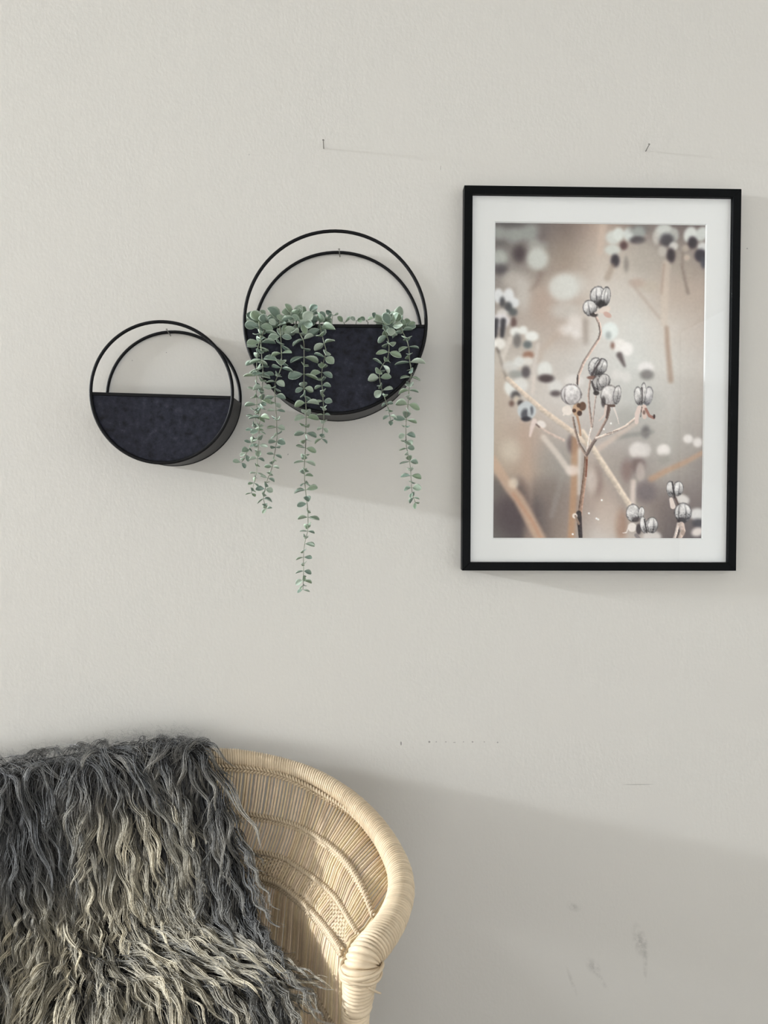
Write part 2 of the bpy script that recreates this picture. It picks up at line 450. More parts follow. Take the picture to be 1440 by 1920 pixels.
    blob(C, 345, 315, 35, 35, (52, 44, 46), .9, .35); blob(C, 245, 320, 30, 35, (96, 68, 60), .8, .4)
    blob(C, 740, 130, 80, 80, (206, 204, 201), .8, .35); blob(C, 740, 205, 60, 35, (84, 74, 76), .9, .4)
    blob(C, 640, 40, 80, 40, (74, 62, 64), .8, .4)
    blob(C, 950, 60, 110, 70, (210, 205, 202), .7, .4)
    # lower right blur
    blob(D, 560, 640, 50, 70, (92, 88, 90), .75, .5); stroke(D, [(240, 700), (640, 640)], 60, 40, (128, 126, 122), .6, .7)
    blob(D, 470, 850, 100, 95, (206, 200, 196), .95, .25); blob(D, 560, 850, 60, 80, (200, 194, 190), .8, .3)
    blob(D, 760, 850, 75, 70, (214, 208, 204), .95, .22); blob(D, 770, 950, 70, 60, (142, 138, 130), .6, .5)
    blob(D, 1040, 720, 55, 50, (212, 206, 202), .95, .2); blob(D, 1150, 760, 55, 55, (206, 200, 196), .95, .22)
    blob(D, 470, 1020, 80, 90, (104, 84, 82), .7, .5); blob(D, 500, 1100, 50, 110, (176, 164, 158), .85, .3)
    stroke(D, [(620, 1180), (800, 1080), (1000, 990), (1200, 880)], 70, 50, (176, 140, 112), .75, .5)
    blob(D, 340, 1080, 60, 120, (122, 96, 92), .6, .6); blob(D, 560, 1330, 120, 120, (104, 94, 98), .75, .5)
    blob(D, 330, 470, 140, 110, (150, 150, 144), .4, .7); blob(D, 150, 1000, 130, 200, (150, 144, 138), .4, .7)
    stroke(D, [(0, 850), (300, 640), (450, 540)], 60, 50, (196, 178, 166), .7, .5)
    blob(D, 600, 330, 160, 150, (160, 160, 155), .4, .7)
    blob(D, 280, 1700, 70, 180, (146, 112, 92), .7, .5); blob(D, 130, 1600, 130, 200, (188, 172, 160), .5, .6)
    stroke(D, [(420, 1210), (410, 1470)], 60, 60, (200, 186, 178), .9, .3)
    blob(D, 1150, 1580, 90, 70, (200, 198, 196), .95, .25); blob(D, 1160, 1680, 70, 50, (58, 54, 60), .9, .4); blob(D, 1150, 1780, 70, 50, (206, 196, 190), .95, .25, -20)
    blob(D, 630, 1840, 110, 70, (192, 186, 182), .95, .2); blob(D, 980, 1410, 80, 55, (202, 197, 193), .95, .2, 20)
    blur(1)
    # semi focus pod left
    blob(C, 415, 400, 105, 105, (184, 188, 190), .97, .12); blob(C, 400, 450, 50, 70, (66, 66, 74), .85, .4)
    blob(C, 470, 400, 20, 50, (82, 84, 92), .8, .4); blob(C, 440, 430, 20, 50, (196, 200, 202), .7, .4); blob(C, 410, 495, 55, 25, (48, 46, 54), .9, .4)
    blob(C, 580, 555, 55, 40, (216, 208, 203), .95, .2, 30); stroke(C, [(500, 520), (470, 600), (450, 690)], 60, 26, (208, 192, 186), .95, .25)
    stroke(C, [(520, 560), (640, 645), (830, 740)], 20, 34, (194, 176, 166), .97, .2, .1); stroke(C, [(520, 555), (560, 590)], 14, 14, (84, 64, 58), .9, .4)
    # long soft stem crossing from upper left to lower right
    stroke(C, [(200, 40), (360, 190), (600, 400), (900, 620), (1100, 790)], 50, 62, (202, 186, 170), .95, .25, .12)
    stroke(D, [(-160, 640), (0, 890), (200, 1200), (370, 1470)], 62, 66, (200, 186, 170), .95, .25, .12)
    blur(1, 1)
    # main stem and twigs, in focus
    stroke(C, [(1085, 900), (1075, 1080), (1050, 1280), (1020, 1500), (1010, 1600)], 44, 48, (148, 120, 104), 1, .15, .28)
    stroke(C, [(1092, 960), (1082, 1150)], 22, 16, (112, 62, 46), .8, .4)
    stroke(C, [(1000, 1570), (1010, 1700), (1020, 1850)], 60, 44, (58, 50, 52), 1, .2, .2)
    blob(C, 955, 1600, 30, 30, (214, 204, 196), .95, .25); stroke(C, [(960, 1600), (1000, 1690)], 22, 26, (140, 120, 106), .95, .3)
    stroke(C, [(1085, 910), (1000, 770), (960, 620), (935, 480)], 34, 24, (140, 122, 112), 1, .18, .3)
    stroke(C, [(1092, 890), (1120, 700), (1150, 580)], 22, 22, (206, 194, 186), 1, .2, .15)
    stroke(C, [(1150, 580), (1125, 400), (1110, 230), (1130, 60)], 26, 22, (158, 138, 128), 1, .18, .3)
    stroke(C, [(1155, 570), (1175, 380), (1195, 230)], 18, 18, (172, 156, 148), 1, .2, .2)
    stroke(C, [(1095, 890), (1160, 770), (1210, 700)], 40, 36, (120, 104, 98), 1, .15, .3)
    stroke(D, [(0, 710), (60, 600), (120, 490), (150, 380)], 30, 26, (146, 124, 114), 1, .18, .3)
    stroke(D, [(0, 715), (180, 650), (330, 580), (440, 490)], 32, 30, (196, 180, 170), 1, .15, .25)
    stroke(D, [(120, 660), (240, 625)], 10, 8, (96, 78, 70), .7, .4)
    stroke(C, [(985, 470), (1010, 580), (1020, 680)], 26, 22, (172, 132, 104), .9, .3)
    stroke(A, [(1240, 1180), (1275, 1260), (1290, 1350), (1270, 1430), (1190, 1550), (1090, 1710), (1030, 1860), (1020, 1950)], 30, 34, (176, 156, 146), 1, .15, .28)
    stroke(A, [(1270, 1240), (1284, 1380), (1260, 1440)], 10, 8, (84, 72, 70), .9, .4)
    stroke(C, [(990, 0), (990, 110)], 14, 12, (70, 62, 62), .95, .3)
    # pods in focus
    blob(C, 870, 400, 60, 50, (216, 206, 198), 1, .15, 30); stroke(C, [(880, 370), (830, 450)], 60, 20, (214, 204, 196), .95, .2)
    blob(C, 985, 390, 55, 75, (182, 150, 122), 1, .15); blob(C, 950, 400, 22, 22, (74, 46, 36), .95, .3); blob(C, 1010, 430, 28, 30, (66, 44, 38), .95, .3)
    blob(C, 1045, 350, 40, 50, (104, 76, 60), 1, .2); blob(C, 1000, 340, 22, 26, (84, 60, 46), .9, .3)
    pod(C, 915, 215, 120, 120, 0, (-.62, .95), (212, 208, 207), (96, 88, 90), .3, .5)
    pod(A, 1260, 930, 95, 115, 0, (-.2, .5), dk=.75); pod(B, 110, 940, 55, 120, 8, (-.3, .4), dk=.6)
    blob(B, 60, 1030, 50, 50, (36, 32, 34), .9, .4)
    pod(A, 1165, 1070, 85, 95, -10, (-.1,), dk=.6); blob(A, 1215, 1150, 40, 26, (56, 48, 48), .9, .4)
    stroke(A, [(1230, 1130), (1380, 1090)], 24, 40, (196, 184, 176), .95, .25); blob(B, 100, 1090, 70, 40, (204, 190, 180), .95, .2, -20); blob(B, 130, 1150, 50, 30, (186, 150, 138), .9, .25, 30)
    pod(A, 1225, 1760, 80, 115, 10, (.3,), dk=.6); pod(B, 50, 1760, 75, 105, 24, (-.45, .1), dk=.8)
    stroke(A, [(1190, 1850), (1250, 1740), (1300, 1660)], 30, 14, (74, 66, 68), .9, .3); blob(A, 1190, 1885, 60, 22, (120, 84, 74), .9, .3)
    pod(C, 1235, 90, 90, 85, 0, (-.3, .5), (190, 186, 184), (56, 52, 54), .55, 1.5); pod(D, 90, 60, 70, 80, 0, (.35, .8), (196, 192, 190), (56, 52, 54), .5, 1.3)
    stroke(C, [(1150, 70), (1190, 190)], 20, 30, (58, 52, 54), .8, .4); blob(C, 1200, 200, 34, 26, (52, 44, 44), .9, .3)
    pod(D, 150, 225, 105, 120, 0, (.95, -1.3), (208, 204, 202), (84, 76, 76), .35, .7); pod(D, 235, 220, 46, 110, 8, (.2,), (200, 196, 194), dk=.5)
    blob(D, 80, 300, 26, 60, (60, 52, 54), .8, .4); stroke(D, [(110, 345), (200, 345)], 34, 30, (92, 70, 62), .95, .3)
    stroke(D, [(110, 350), (95, 450), (30, 515)], 34, 12, (200, 184, 176), 1, .2); stroke(D, [(200, 370), (235, 470), (255, 550)], 22, 8, (206, 196, 190), .9, .25)
    stroke(D, [(140, 350), (115, 480)], 34, 22, (92, 70, 64), .95, .3)
    pod(D, 478, 235, 50, 110, -6, (.6,), dk=.7); pod(D, 585, 235, 55, 112, 10, (-.55,), (200, 197, 196), (84, 82, 88), dk=.75); pod(D, 530, 200, 34, 120, 4, (-.4,), dk=.35)
    stroke(D, [(515, 140), (520, 350)], 16, 12, (66, 58, 60), .85, .4)
    stroke(D, [(490, 370), (460, 440), (455, 530)], 60, 44, (204, 186, 178), 1, .15); stroke(D, [(540, 360), (545, 470)], 60, 50, (198, 178, 168), 1, .15)
    stroke(D, [(560, 380), (600, 460), (650, 480)], 30, 34, (150, 108, 96), 1, .2); blob(D, 655, 465, 14, 24, (58, 40, 40), .95, .3)
    stroke(D, [(515, 360), (500, 470)], 12, 8, (80, 62, 58), .9, .4); blob(D, 540, 420, 16, 24, (104, 78, 70), .8, .4)
    # bottom right pods
    pod(D, 840, 1290, 46, 90, -4, (.7,), dk=.5); pod(D, 930, 1285, 60, 85, 6, (-.75, .2), dk=.55)
    stroke(D, [(860, 1210), (890, 1390)], 14, 24, (52, 46, 48), .9, .35)
    stroke(D, [(850, 1410), (870, 1490)], 44, 60, (204, 190, 182), 1, .2); stroke(D, [(900, 1400), (930, 1470)], 26, 20, (92, 76, 72), .9, .3)
    pod(D, 985, 1560, 100, 115, 0, (-.5, .35), dk=.65, frost=1.4); blob(D, 970, 1650, 50, 36, (44, 38, 42), .85, .4)
    stroke(D, [(930, 1690), (905, 1800), (880, 1870)], 34, 30, (198, 184, 176), 1, .2, .2); stroke(D, [(965, 1700), (985, 1770), (950, 1850)], 70, 44, (190, 172, 162), 1, .2, .15)
    blob(D, 985, 1790, 22, 36, (150, 128, 116), .8, .4)
    pod(D, 415, 1565, 80, 105, 0, (.8,), dk=.4, frost=1.3); pod(D, 510, 1565, 36, 75, 6, (.0,), dk=.5); blob(D, 450, 1640, 40, 30, (56, 48, 50), .8, .4)
    blob(D, 405, 1730, 50, 52, (208, 200, 194), 1, .15); stroke(D, [(360, 1740), (340, 1790), (300, 1795)], 14, 10, (206, 198, 192), .95, .25); blob(D, 480, 1750, 30, 60, (52, 44, 48), .85, .35)
    stroke(D, [(450, 1820), (490, 1870)], 40, 44, (120, 112, 112), .9, .3)
    pod(D, 535, 1700, 40, 100, -8, (.5,), dk=.5); pod(D, 630, 1705, 70, 95, 4, (-.65, .3), dk=.6, frost=1.3)
    stroke(D, [(545, 1640), (575, 1790)], 18, 14, (52, 46, 48), .9, .35)
    # tiny frost specks
    for x, y in ((1200, 1630), (930, 1810), (1115, 1570)): blob(C, x, y, 11, 11, (240, 238, 234), .95, .4)
    for x, y in ((85, 610), (165, 545), (20, 1640), (60, 1420)): blob(D, x, y, 11, 11, (236, 232, 228), .9, .4)
    g = img.mean(2, keepdims=True)
    img[:] = g+(img-g)*.86                                   # muted, contrasty print
    img[:] = (img-150)*1.22+166
    img += ((n_fine-.5)*9)[..., None]
    return np.clip(img, 0, 255)
PRINT_GAIN = 1.08
# ================================================================ the room
MARKS = [(752, 1394, .0015, .0045, 0, .9, 'dot'), (805, 1391, .0022, .0022, 0, .9, 'dot'), (818, 1391, .0016, .0014, 0, .6, 'dot'),
         (836, 1391, .0018, .0014, 0, .6, 'dot'), (852, 1392, .003, .0012, 0, .5, 'dot'), (869, 1391, .0014, .0014, 0, .6, 'dot'),
         (886, 1391, .0018, .0018, 0, .8, 'dot'), (908, 1391, .0014, .0014, 0, .6, 'dot'), (933, 1392, .0018, .0018, 0, .7, 'dot'),
         (1196, 1471, .034, .0009, 0, .55, 'dot'), (1075, 1700, .018, .011, -.5, .55, 'smudge'), (1200, 1765, .016, .042, .28, .65, 'smudge'),
         (1210, 1800, .006, .05, .0, .6, 'smudge'), (1112, 1812, .022, .013, -.9, .6, 'smudge'), (1126, 1836, .006, .03, .6, .5, 'smudge'),
         (1072, 1840, .005, .036, .35, .4, 'smudge'), (1401, 466, .0016, .0016, 0, .7, 'dot'), (540, 852, .0013, .002, -.4, .7, 'dot'),
         (467, 290, .0012, .002, 0, .5, 'dot'), (826, 315, .0010, .005, 0, .4, 'dot'), (312, 661, .0011, .0011, 0, .8, 'dot'), (248, 676, .0013, .0013, 0, .6, 'dot')]
m_wall = wall_material(MARKS)
m_wall_plain = wall_material([])
mm = Mat('ceiling_paint', (.72, .715, .70, 1), .8, spec=.2); mm.bump(mm.noise(60, 2), .1, .002); m_ceil = mm.m
mm = Mat('oak_boards', (.36, .25, .16, 1), .45)
mp = mm.node('ShaderNodeMapping'); mp.inputs['Scale'].default_value = (1.2, 14, 1); mm.l.new(mm.co(), mp.inputs[0])
mm.color(mm.ramp(mm.noise(3, 5, .6, mp.outputs[0], .4), [(.3, (.15, .125, .10, 1)), (.7, (.26, .225, .19, 1))])); m_floor = mm.m
mm = Mat('white_gloss', (.75, .74, .72, 1), .35); mm.bump(mm.noise(40, 2), .03, .001); m_white = mm.m
mm = Mat('window_glass', (.9, .95, .95, 1), .02)
mm.b.inputs['Transmission Weight'].default_value = 1; mm.b.inputs['IOR'].default_value = 1.45; m_wglass = mm.m

def shell(name, a, b, m):
    q = MB(); q.box(a, b); return tag(q.build(name, m), kind='structure')
TH = .12
fl = shell('floor', (RX0-TH, RY1-TH, -.10), (RX1+TH, TH, -.022), m_floor)
k = 0
board_mesh = None
for i in range(40):                                        # floor boards, each its own piece
    x0 = RX0+.0+i*(RX1-RX0)/40
    q = MB(); q.bevel_box((x0+.001, RY1+.002, -.022), (x0+(RX1-RX0)/40-.001, -.002, 0), .0015)
    q.build('floorboard', m_floor, fl)
shell('ceiling', (RX0-TH, RY1-TH, RZ1), (RX1+TH, TH, RZ1+.1), m_ceil)
shell('wall_back', (RX0-TH, 0, 0), (RX1+TH, TH, RZ1), m_wall)
def wall_with_hole(name, axis, pos, lo, hi, hole):
    """wall slab along x (axis 0) or y (axis 1) at pos with a window opening"""
    q = MB(); h0, h1, z0, z1 = hole
    def seg(a, b, za, zb):
        if axis == 1: q.box((min(pos), a, za), (max(pos), b, zb))
        else: q.box((a, min(pos), za), (b, max(pos), zb))
    seg(lo, h0, 0, RZ1); seg(h1, hi, 0, RZ1); seg(h0, h1, 0, z0); seg(h0, h1, z1, RZ1)
    return tag(q.build(name, m_wall_plain), kind='structure')
wall_with_hole('wall_left', 1, (RX0-TH, RX0), RY1, 0, WIN_L)
wall_with_hole('wall_right', 1, (RX1, RX1+TH), RY1, 0, WIN_R)
wall_with_hole('wall_front', 0, (RY1-TH, RY1), RX0-TH, RX1+TH, WIN_F)
def window(name, axis, pos, hole, mullions, pane_at=None):
    h0, h1, z0, z1 = hole; w = .05
    def bx(a, b, za, zb, p0, p1):
        q = MB()
        if axis == 1: q.box((p0, a, za), (p1, b, zb))
        else: q.box((a, p0, za), (b, p1, zb))
        return q
    p0, p1 = pos
    root = empty(name, (p0, (h0+h1)/2, z0) if axis == 1 else ((h0+h1)/2, p0, z0)); tag(root, kind='structure')
    for a, b, za, zb in ((h0, h1, z0, z0+w*.6), (h0, h1, z1-w*.6, z1), (h0, h0+w, z0+w*.6, z1-w*.6), (h1-w, h1, z0+w*.6, z1-w*.6)):
        bx(a, b, za, zb, p0, p1).build('window_frame', m_white, root)
    for i in range(1, mullions+1):
        c = h0+(h1-h0)*i/(mullions+1)
        bx(c-.02, c+.02, z0+w*.6, z1-w*.6, p0, p1).build('mullion', m_white, root)
    for i in range(mullions+1):
        a = h0+(h1-h0)*i/(mullions+1)+.03; b = h0+(h1-h0)*(i+1)/(mullions+1)-.03
        pm = (p0+p1)/2 if pane_at is None else pane_at
        bx(a, b, z0+w*.6, z1-w*.6, pm-.002, pm+.002).build('pane', m_wglass, root)
window('window_1', 1, (RX0-.09, RX0-.05), WIN_L, 0)
window('window_2', 1, (RX1+.0, RX1+.04), WIN_R, 2, RX1+.10)
window('window_3', 0, (RY1-.09, RY1-.05), WIN_F, 2)
q = MB(); q.bevel_box((RX0, -.014, 0), (RX1, -.0005, .09), .004); tag(q.build('baseboard_back', m_white), kind='structure')

# ================================================================ framed print
m_black = Mat('black_frame_lacquer', (.0035, .004, .0045, 1), .42, spec=.06)
m_black.bump(m_black.noise(300, 2), .03, .0005)
mm = Mat('mat_board', (.82, .825, .815, 1), .85, spec=.15); mm.bump(mm.noise(500, 2), .05, .0004); m_mat = mm.m
mm = Mat('print_ink', (.5, .5, .5, 1), .6, spec=.25); mm.color(mm.attr()); m_print = mm.m
mm = Mat('picture_glass', (1, 1, 1, 1), .0)
gl = mm.node('ShaderNodeBsdfGlossy'); gl.inputs['Roughness'].default_value = .02
tr = mm.node('ShaderNodeBsdfTransparent'); mx = mm.node('ShaderNodeMixShader')
fr = mm.node('ShaderNodeFresnel'); fr.inputs['IOR'].default_value = 1.5
geo = mm.node('ShaderNodeNewGeometry')
mm.l.new(mm.math('MULTIPLY', fr.outputs[0], mm.math('SUBTRACT', 1.0, geo.outputs['Backfacing'])), mx.inputs[0]); mm.l.new(tr.outputs[0], mx.inputs[1]); mm.l.new(gl.outputs[0], mx.inputs[2])
mm.l.new(mx.outputs[0], mm.n['Material Output'].inputs[0]); m_glass = mm.m
mm = Mat('brown_backing', (.22, .16, .10, 1), .8); mm.bump(mm.noise(200, 2), .1, .0005); m_backing = mm.m

FD = .024                                                    # frame depth
corners = [at(u, v, 1.46-FD) for u, v in ((872, 347), (1387, 355), (1383, 1071), (865, 1069))]
cen = sum(corners)/4
FW = float(np.linalg.norm(corners[1]-corners[0])+np.linalg.norm(corners[2]-corners[3]))/2
FH = float(np.linalg.norm(corners[3]-corners[0])+np.linalg.norm(corners[2]-corners[1]))/2
roll = float(math.atan2((corners[0]-corners[1])[2]+(corners[3]-corners[2])[2], 2*FW)*.5
             + math.atan2((corners[0]-corners[3])[0]+(corners[1]-corners[2])[0], 2*FH)*.5)
pic = empty('picture_frame', (cen[0], -.001, cen[2])); pic.rotation_euler = (0, roll, 0)
tag(pic, 'large black framed botanical photograph of frosted seed pods on the wall', 'picture')
hw, hh, bw = FW/2, FH/2, .0155
def rail(p):                                                 # mitred profile bar from 4 plan points
    q = MB()
    v = [(x, y, z) for (x, z) in p for y in (-FD, 0)]
    # small chamfer on the inner front edge is left to the bevel modifier
    q.add(v, [(0, 2, 4, 6), (1, 7, 5, 3), (0, 1, 3, 2), (2, 3, 5, 4), (4, 5, 7, 6), (6, 7, 1, 0)])
    o = q.build('frame_rail', m_black.m, pic, local=True)
    b = o.modifiers.new('edge', 'BEVEL'); b.width = .0007; b.segments = 2
    return o
rail([(-hw, hh), (hw, hh), (hw-bw, hh-bw), (-hw+bw, hh-bw)])
rail([(hw, hh), (hw, -hh), (hw-bw, -hh+bw), (hw-bw, hh-bw)])
rail([(hw, -hh), (-hw, -hh), (-hw+bw, -hh+bw), (hw-bw, -hh+bw)])
rail([(-hw, -hh), (-hw, hh), (-hw+bw, hh-bw), (-hw+bw, -hh+bw)])
iw, ih = hw-bw, hh-bw
q = MB(); q.box((-iw, -.005, -ih), (iw, -.001, ih)); q.build('backing_board', m_backing, pic, local=True)
# print window, measured from the outer frame
px0, px1 = -hw+.0577, hw-.0600; pz1, pz0 = hh-.0620, -hh+.0585
q = MB()                                                     # mat with a bevelled opening
yo, yi = -.0145, -.0122; bv = .0022
O = [(-iw, -ih), (iw, -ih), (iw, ih), (-iw, ih)]; I = [(px0, pz0), (px1, pz0), (px1, pz1), (px0, pz1)]
J = [(px0+bv, pz0+bv), (px1-bv, pz0+bv), (px1-bv, pz1-bv), (px0+bv, pz1-bv)]
q.add([(x, yo, z) for x, z in O]+[(x, yo, z) for x, z in I]+[(x, yi, z) for x, z in J],
      [(a, (a+1) % 4, 4+(a+1) % 4, 4+a) for a in range(4)]+[(4+a, 4+(a+1) % 4, 8+(a+1) % 4, 8+a) for a in range(4)])
tag(q.build('mat_board', m_mat, pic, local=True), 'white card mount')
PW, PH = 331, 499
ink = paint_print(PW, PH)/255.0
ink = np.where(ink <= .04045, ink/12.92, ((ink+.055)/1.055)**2.4)
gx, gz = np.meshgrid(np.linspace(px0, px1, PW), np.linspace(pz1, pz0, PH))
pv = np.stack([gx, np.full(gx.shape, -.0118), gz], -1).reshape(-1, 3)
idx = np.arange(PW*PH).reshape(PH, PW)
pf = np.stack([idx[:-1, :-1], idx[1:, :-1], idx[1:, 1:], idx[:-1, 1:]], -1).reshape(-1, 4)
pr = mesh_obj('art_print', pv, pf, m_print, pic, colors=ink.reshape(-1, 3)*PRINT_GAIN, local=True)
tag(pr, 'soft focus print of dry frosted seed heads on thin stems')
q = MB(); q.box((-iw, -.0182, -ih), (iw, -.0162, ih)); q.build('glass_pane', m_glass, pic, local=True)

# ================================================================ nails
mm = Mat('steel_nail', (.30, .29, .27, 1), .35, .9); mm.bump(mm.noise(900, 2), .1, .0003); m_nail = mm.m
def nail(base, tip, label, r=.0009, head=.0019):
    base, tip = np.array(base, float), np.array(tip, float)
    d = (tip-base)/np.linalg.norm(tip-base)
    root = empty('nail', (base[0], -.0005, base[2])); tag(root, label, 'nail')
    q = MB(); q.tube([base-d*.004, (base+tip)/2, tip], r, 8); q.build('shank', m_nail, root, True)
    q = MB(); q.tube([tip-d*.0004, tip, tip+d*.0006, tip+d*.0008], [r, head, head, head*.8], 10); q.build('nail_head', m_nail, root)
nail(at(607, 278, 1.4595), at(606, 263, 1.435), 'bare steel nail above the larger round planter')
nail(at(1211, 283, 1.4595), at(1217, 271, 1.436), 'bare slanting steel nail above the framed picture')

# ================================================================ round wall planters
mm = Mat('black_wire', (.006, .006, .007, 1), .5, spec=.14); mm.bump(mm.noise(400, 2), .06, .0004); m_wire = mm.m
mm = Mat('dark_zinc_panel', (.02, .021, .03, 1), .5, spec=.12)
n1 = mm.noise(80, 5, .68); n2 = mm.noise(14, 3, .6)
c = mm.ramp(n1, [(.33, (.005, .005, .008, 1)), (.45, (.015, .0155, .024, 1)), (.58, (.023, .0245, .037, 1)), (.72, (.046, .05, .068, 1))])
mm.color(mm.mix(mm.math('MULTIPLY', n2, .35), c, (.012, .0125, .021, 1)))
mm.link(mm.ramp(n1, [(.3, (.42, .42, .42, 1)), (.8, (.62, .62, .62, 1))]), 'Roughness')
mm.bump(n1, .08, .001); m_zinc = mm.m
mm = Mat('black_zinc_band', (.013, .0135, .016, 1), .45, spec=.25)
mm.color(mm.ramp(mm.noise(40, 4, .6), [(.3, (.010, .010, .012, 1)), (.75, (.022, .023, .027, 1))])); m_band = mm.m

def planter(cu, cv, rpx, dep, tilt, label, rim_drop=.005):
    """hangs on the wall: full hoops back and front, half-drum body below the rim"""
    c = at(cu, cv, 1.46-dep)                                 # centre of the front hoop
    r = rpx/FPX*(1.46-dep)
    root = empty('wall_planter', (c[0], 0, c[2])); root.rotation_euler = (0, tilt, 0)
    tag(root, label, 'planter', 'round black wall planters')
    w = .0030
    def circle(rad, y, n=96, a0=0., a1=2*math.pi, closed=True):
        return [(rad*math.cos(a), y, rad*math.sin(a)) for a in np.linspace(a0, a1, n, endpoint=not closed)]
    for nm, y in (('back_hoop', -.0035), ('front_hoop', -dep+w)):
        q = MB(); q.tube(circle(r-w, y), w, 10, closed=True); q.build(nm, m_wire, root, True, local=True)
    zr = -rim_drop
    a0 = math.pi+math.asin(rim_drop/r); a1 = 2*math.pi-math.asin(rim_drop/r)
    q = MB(); n = 72                                         # curved band, with thickness
    ang = np.linspace(a0, a1, n); ro, ri = r-.0012, r-.0026
    V = []
    for a in ang:
        V += [(ro*math.cos(a), -dep+.004, ro*math.sin(a)), (ro*math.cos(a), -.004, ro*math.sin(a)),
              (ri*math.cos(a), -.004, ri*math.sin(a)), (ri*math.cos(a), -dep+.004, ri*math.sin(a))]
    F = []
    for i in range(n-1):
        for k in range(4):
            F.append((4*i+k, 4*i+(k+1) % 4, 4*i+4+(k+1) % 4, 4*i+4+k))
    F += [(3, 2, 1, 0), (4*n-4, 4*n-3, 4*n-2, 4*n-1)]
    q.add(V, F); b = q.build('drum_band', m_band, root, False, local=True)
    def half_disc(y0, y1):
        q = MB(); P = [(ri*math.cos(a), ri*math.sin(a)) for a in ang]
        m = len(P)
        q.add([(x, y0, z) for x, z in P]+[(x, y1, z) for x, z in P],
              [tuple(range(m)), tuple(range(2*m-1, m-1, -1))]+[(i, m+i, m+(i+1) % m, (i+1) % m) for i in range(m)])
        return q
    half_disc(-dep+.0065, -dep+.008).build('front_panel', m_zinc, root, local=True)
    half_disc(-.0055, -.004).build('back_panel', m_band, root, local=True)
    xe = math.sqrt(r*r-rim_drop**2)-.002
    for y in (-dep+.0055, -.006):                            # folded rim bars
        q = MB(); q.bevel_box((-xe, y-.0022, zr-.003), (xe, y+.0022, zr+.0025), .001); q.build('rim_bar', m_wire, root, local=True)
    return root, c, r
small, cs, rs = planter(302.5, 735.5, 134, .092, R(1.5), 'small empty black round planter hanging beside the larger planter with greenery')
large, cl, rl = planter(629, 604, 172.5, .124, R(0), 'large black round planter holding trailing eucalyptus')
nail((cs[0]-.006, -.0005, cs[2]+rs-.0095), (cs[0]-.009, -.017, cs[2]+rs-.0015), 'small nail holding the hoop of the small empty planter')
nail((cl[0]+.004, -.0005, cl[2]+rl-.0095), (cl[0]+.003, -.017, cl[2]+rl-.0015), 'small nail holding the hoop of the large planter with greenery')

# ================================================================ trailing eucalyptus
mm = Mat('eucalyptus_leaf', (.2, .3, .22, 1), .48, spec=.35)
oi = mm.node('ShaderNodeObjectInfo')
tint = mm.ramp(oi.outputs['Random'], [(0, (.150, .200, .165, 1)), (.35, (.200, .255, .205, 1)), (.62, (.225, .285, .175, 1)), (.85, (.32, .37, .295, 1)), (1, (.45, .50, .42, 1))])
tint = mm.mix(mm.math('MULTIPLY', mm.noise(4, 3, .6), .45), tint, (.10, .165, .135, 1))
mm.color(mm.mix(mm.attr(), tint, (.50, .58, .48, 1)))
mm.b.inputs['Subsurface Weight'].default_value = 0.0
m_leaf = mm.m
mm = Mat('eucalyptus_stem', (.22, .25, .17, 1), .6)
mm.color(mm.ramp(mm.noise(60, 2), [(.3, (.10, .10, .075, 1)), (.7, (.26, .30, .21, 1))])); m_stem = mm.m
rnd = random.Random(11)
def leaf_mesh(k):
    """cupped rounded blade, unit length along +x, pale margin, with thickness"""
    r = random.Random(k)
    wid = r.uniform(.31, .41); cup = r.uniform(.10, .22); bend = r.uniform(-.12, .22); shift = r.uniform(.50, .60)
    nu, nv = 8, 7
    V = []; Cc = []
    for side in (0, 1):
        for i in range(nu):
            t = i/(nu-1)
            x = .07+.93*(1-math.cos(math.pi*t))/2
            s = (x-.07)/.93
            prof = max(0., math.sin(math.pi*s**(math.log(.5)/math.log(shift))))**.62
            for j in range(nv):
                y = (j/(nv-1)*2-1)
                w = wid*prof
                z = cup*(y*y)*prof+bend*s*s-.05*math.exp(-(y*5)**2)*(1-s)
                V.append((x, y*w, z+(0.018 if side else -.0)))
                e = max(abs(y), abs(2*s-1)**2.0 if s > .5 else 0)
                Cc.append((max(0., (e-.84)/.16)*.75,)*3)
    F = []
    N = nu*nv
    for i in range(nu-1):
        for j in range(nv-1):
            a = i*nv+j
            F.append((a, a+1, a+nv+1, a+nv)); F.append((N+a, N+a+nv, N+a+nv+1, N+a+1))
    for i in range(nu-1):
        a = i*nv; b = a+nv-1
        F.append((a, a+nv, N+a+nv, N+a)); F.append((b, N+b, N+b+nv, b+nv))
    q = MB(); q.add(V, F)
    pv_, pf_ = tube_geo([(-.02, 0, 0), (.05, 0, .003), (.12, 0, .0)], .022, 5)
    q.add(pv_, pf_)
    me = bpy.data.meshes.new('leaf')
    me.from_pydata(q.v, [], q.f)
    me.polygons.foreach_set('use_smooth', np.ones(len(me.polygons), dtype=bool))
    ca = me.color_attributes.new('Col', 'FLOAT_COLOR', 'POINT')
    cc = np.zeros((len(q.v), 4), np.float32); cc[:, 3] = 1; cc[:len(Cc), :3] = Cc
    ca.data.foreach_set('color', cc.ravel()); me.materials.append(m_leaf)
    return me
LEAVES = [leaf_mesh(k) for k in range(7)]
def put_leaf(stem, off, pos, direction, normal, size):
    o = bpy.data.objects.new('leaf', rnd.choice(LEAVES)); col.objects.link(o); o.parent = stem
    x = Vector(direction).normalized(); z = Vector(normal); z = (z-x*z.dot(x)).normalized(); y = z.cross(x)
    M = Matrix((x, y, z)).transposed().to_4x4()
    o.matrix_local = Matrix.Translation(Vector([float(c) for c in pos])-off) @ M @ Matrix.Diagonal((size, size*rnd.uniform(.9, 1.1), size, 1))
VIEW = Vector((0, -1, 0))
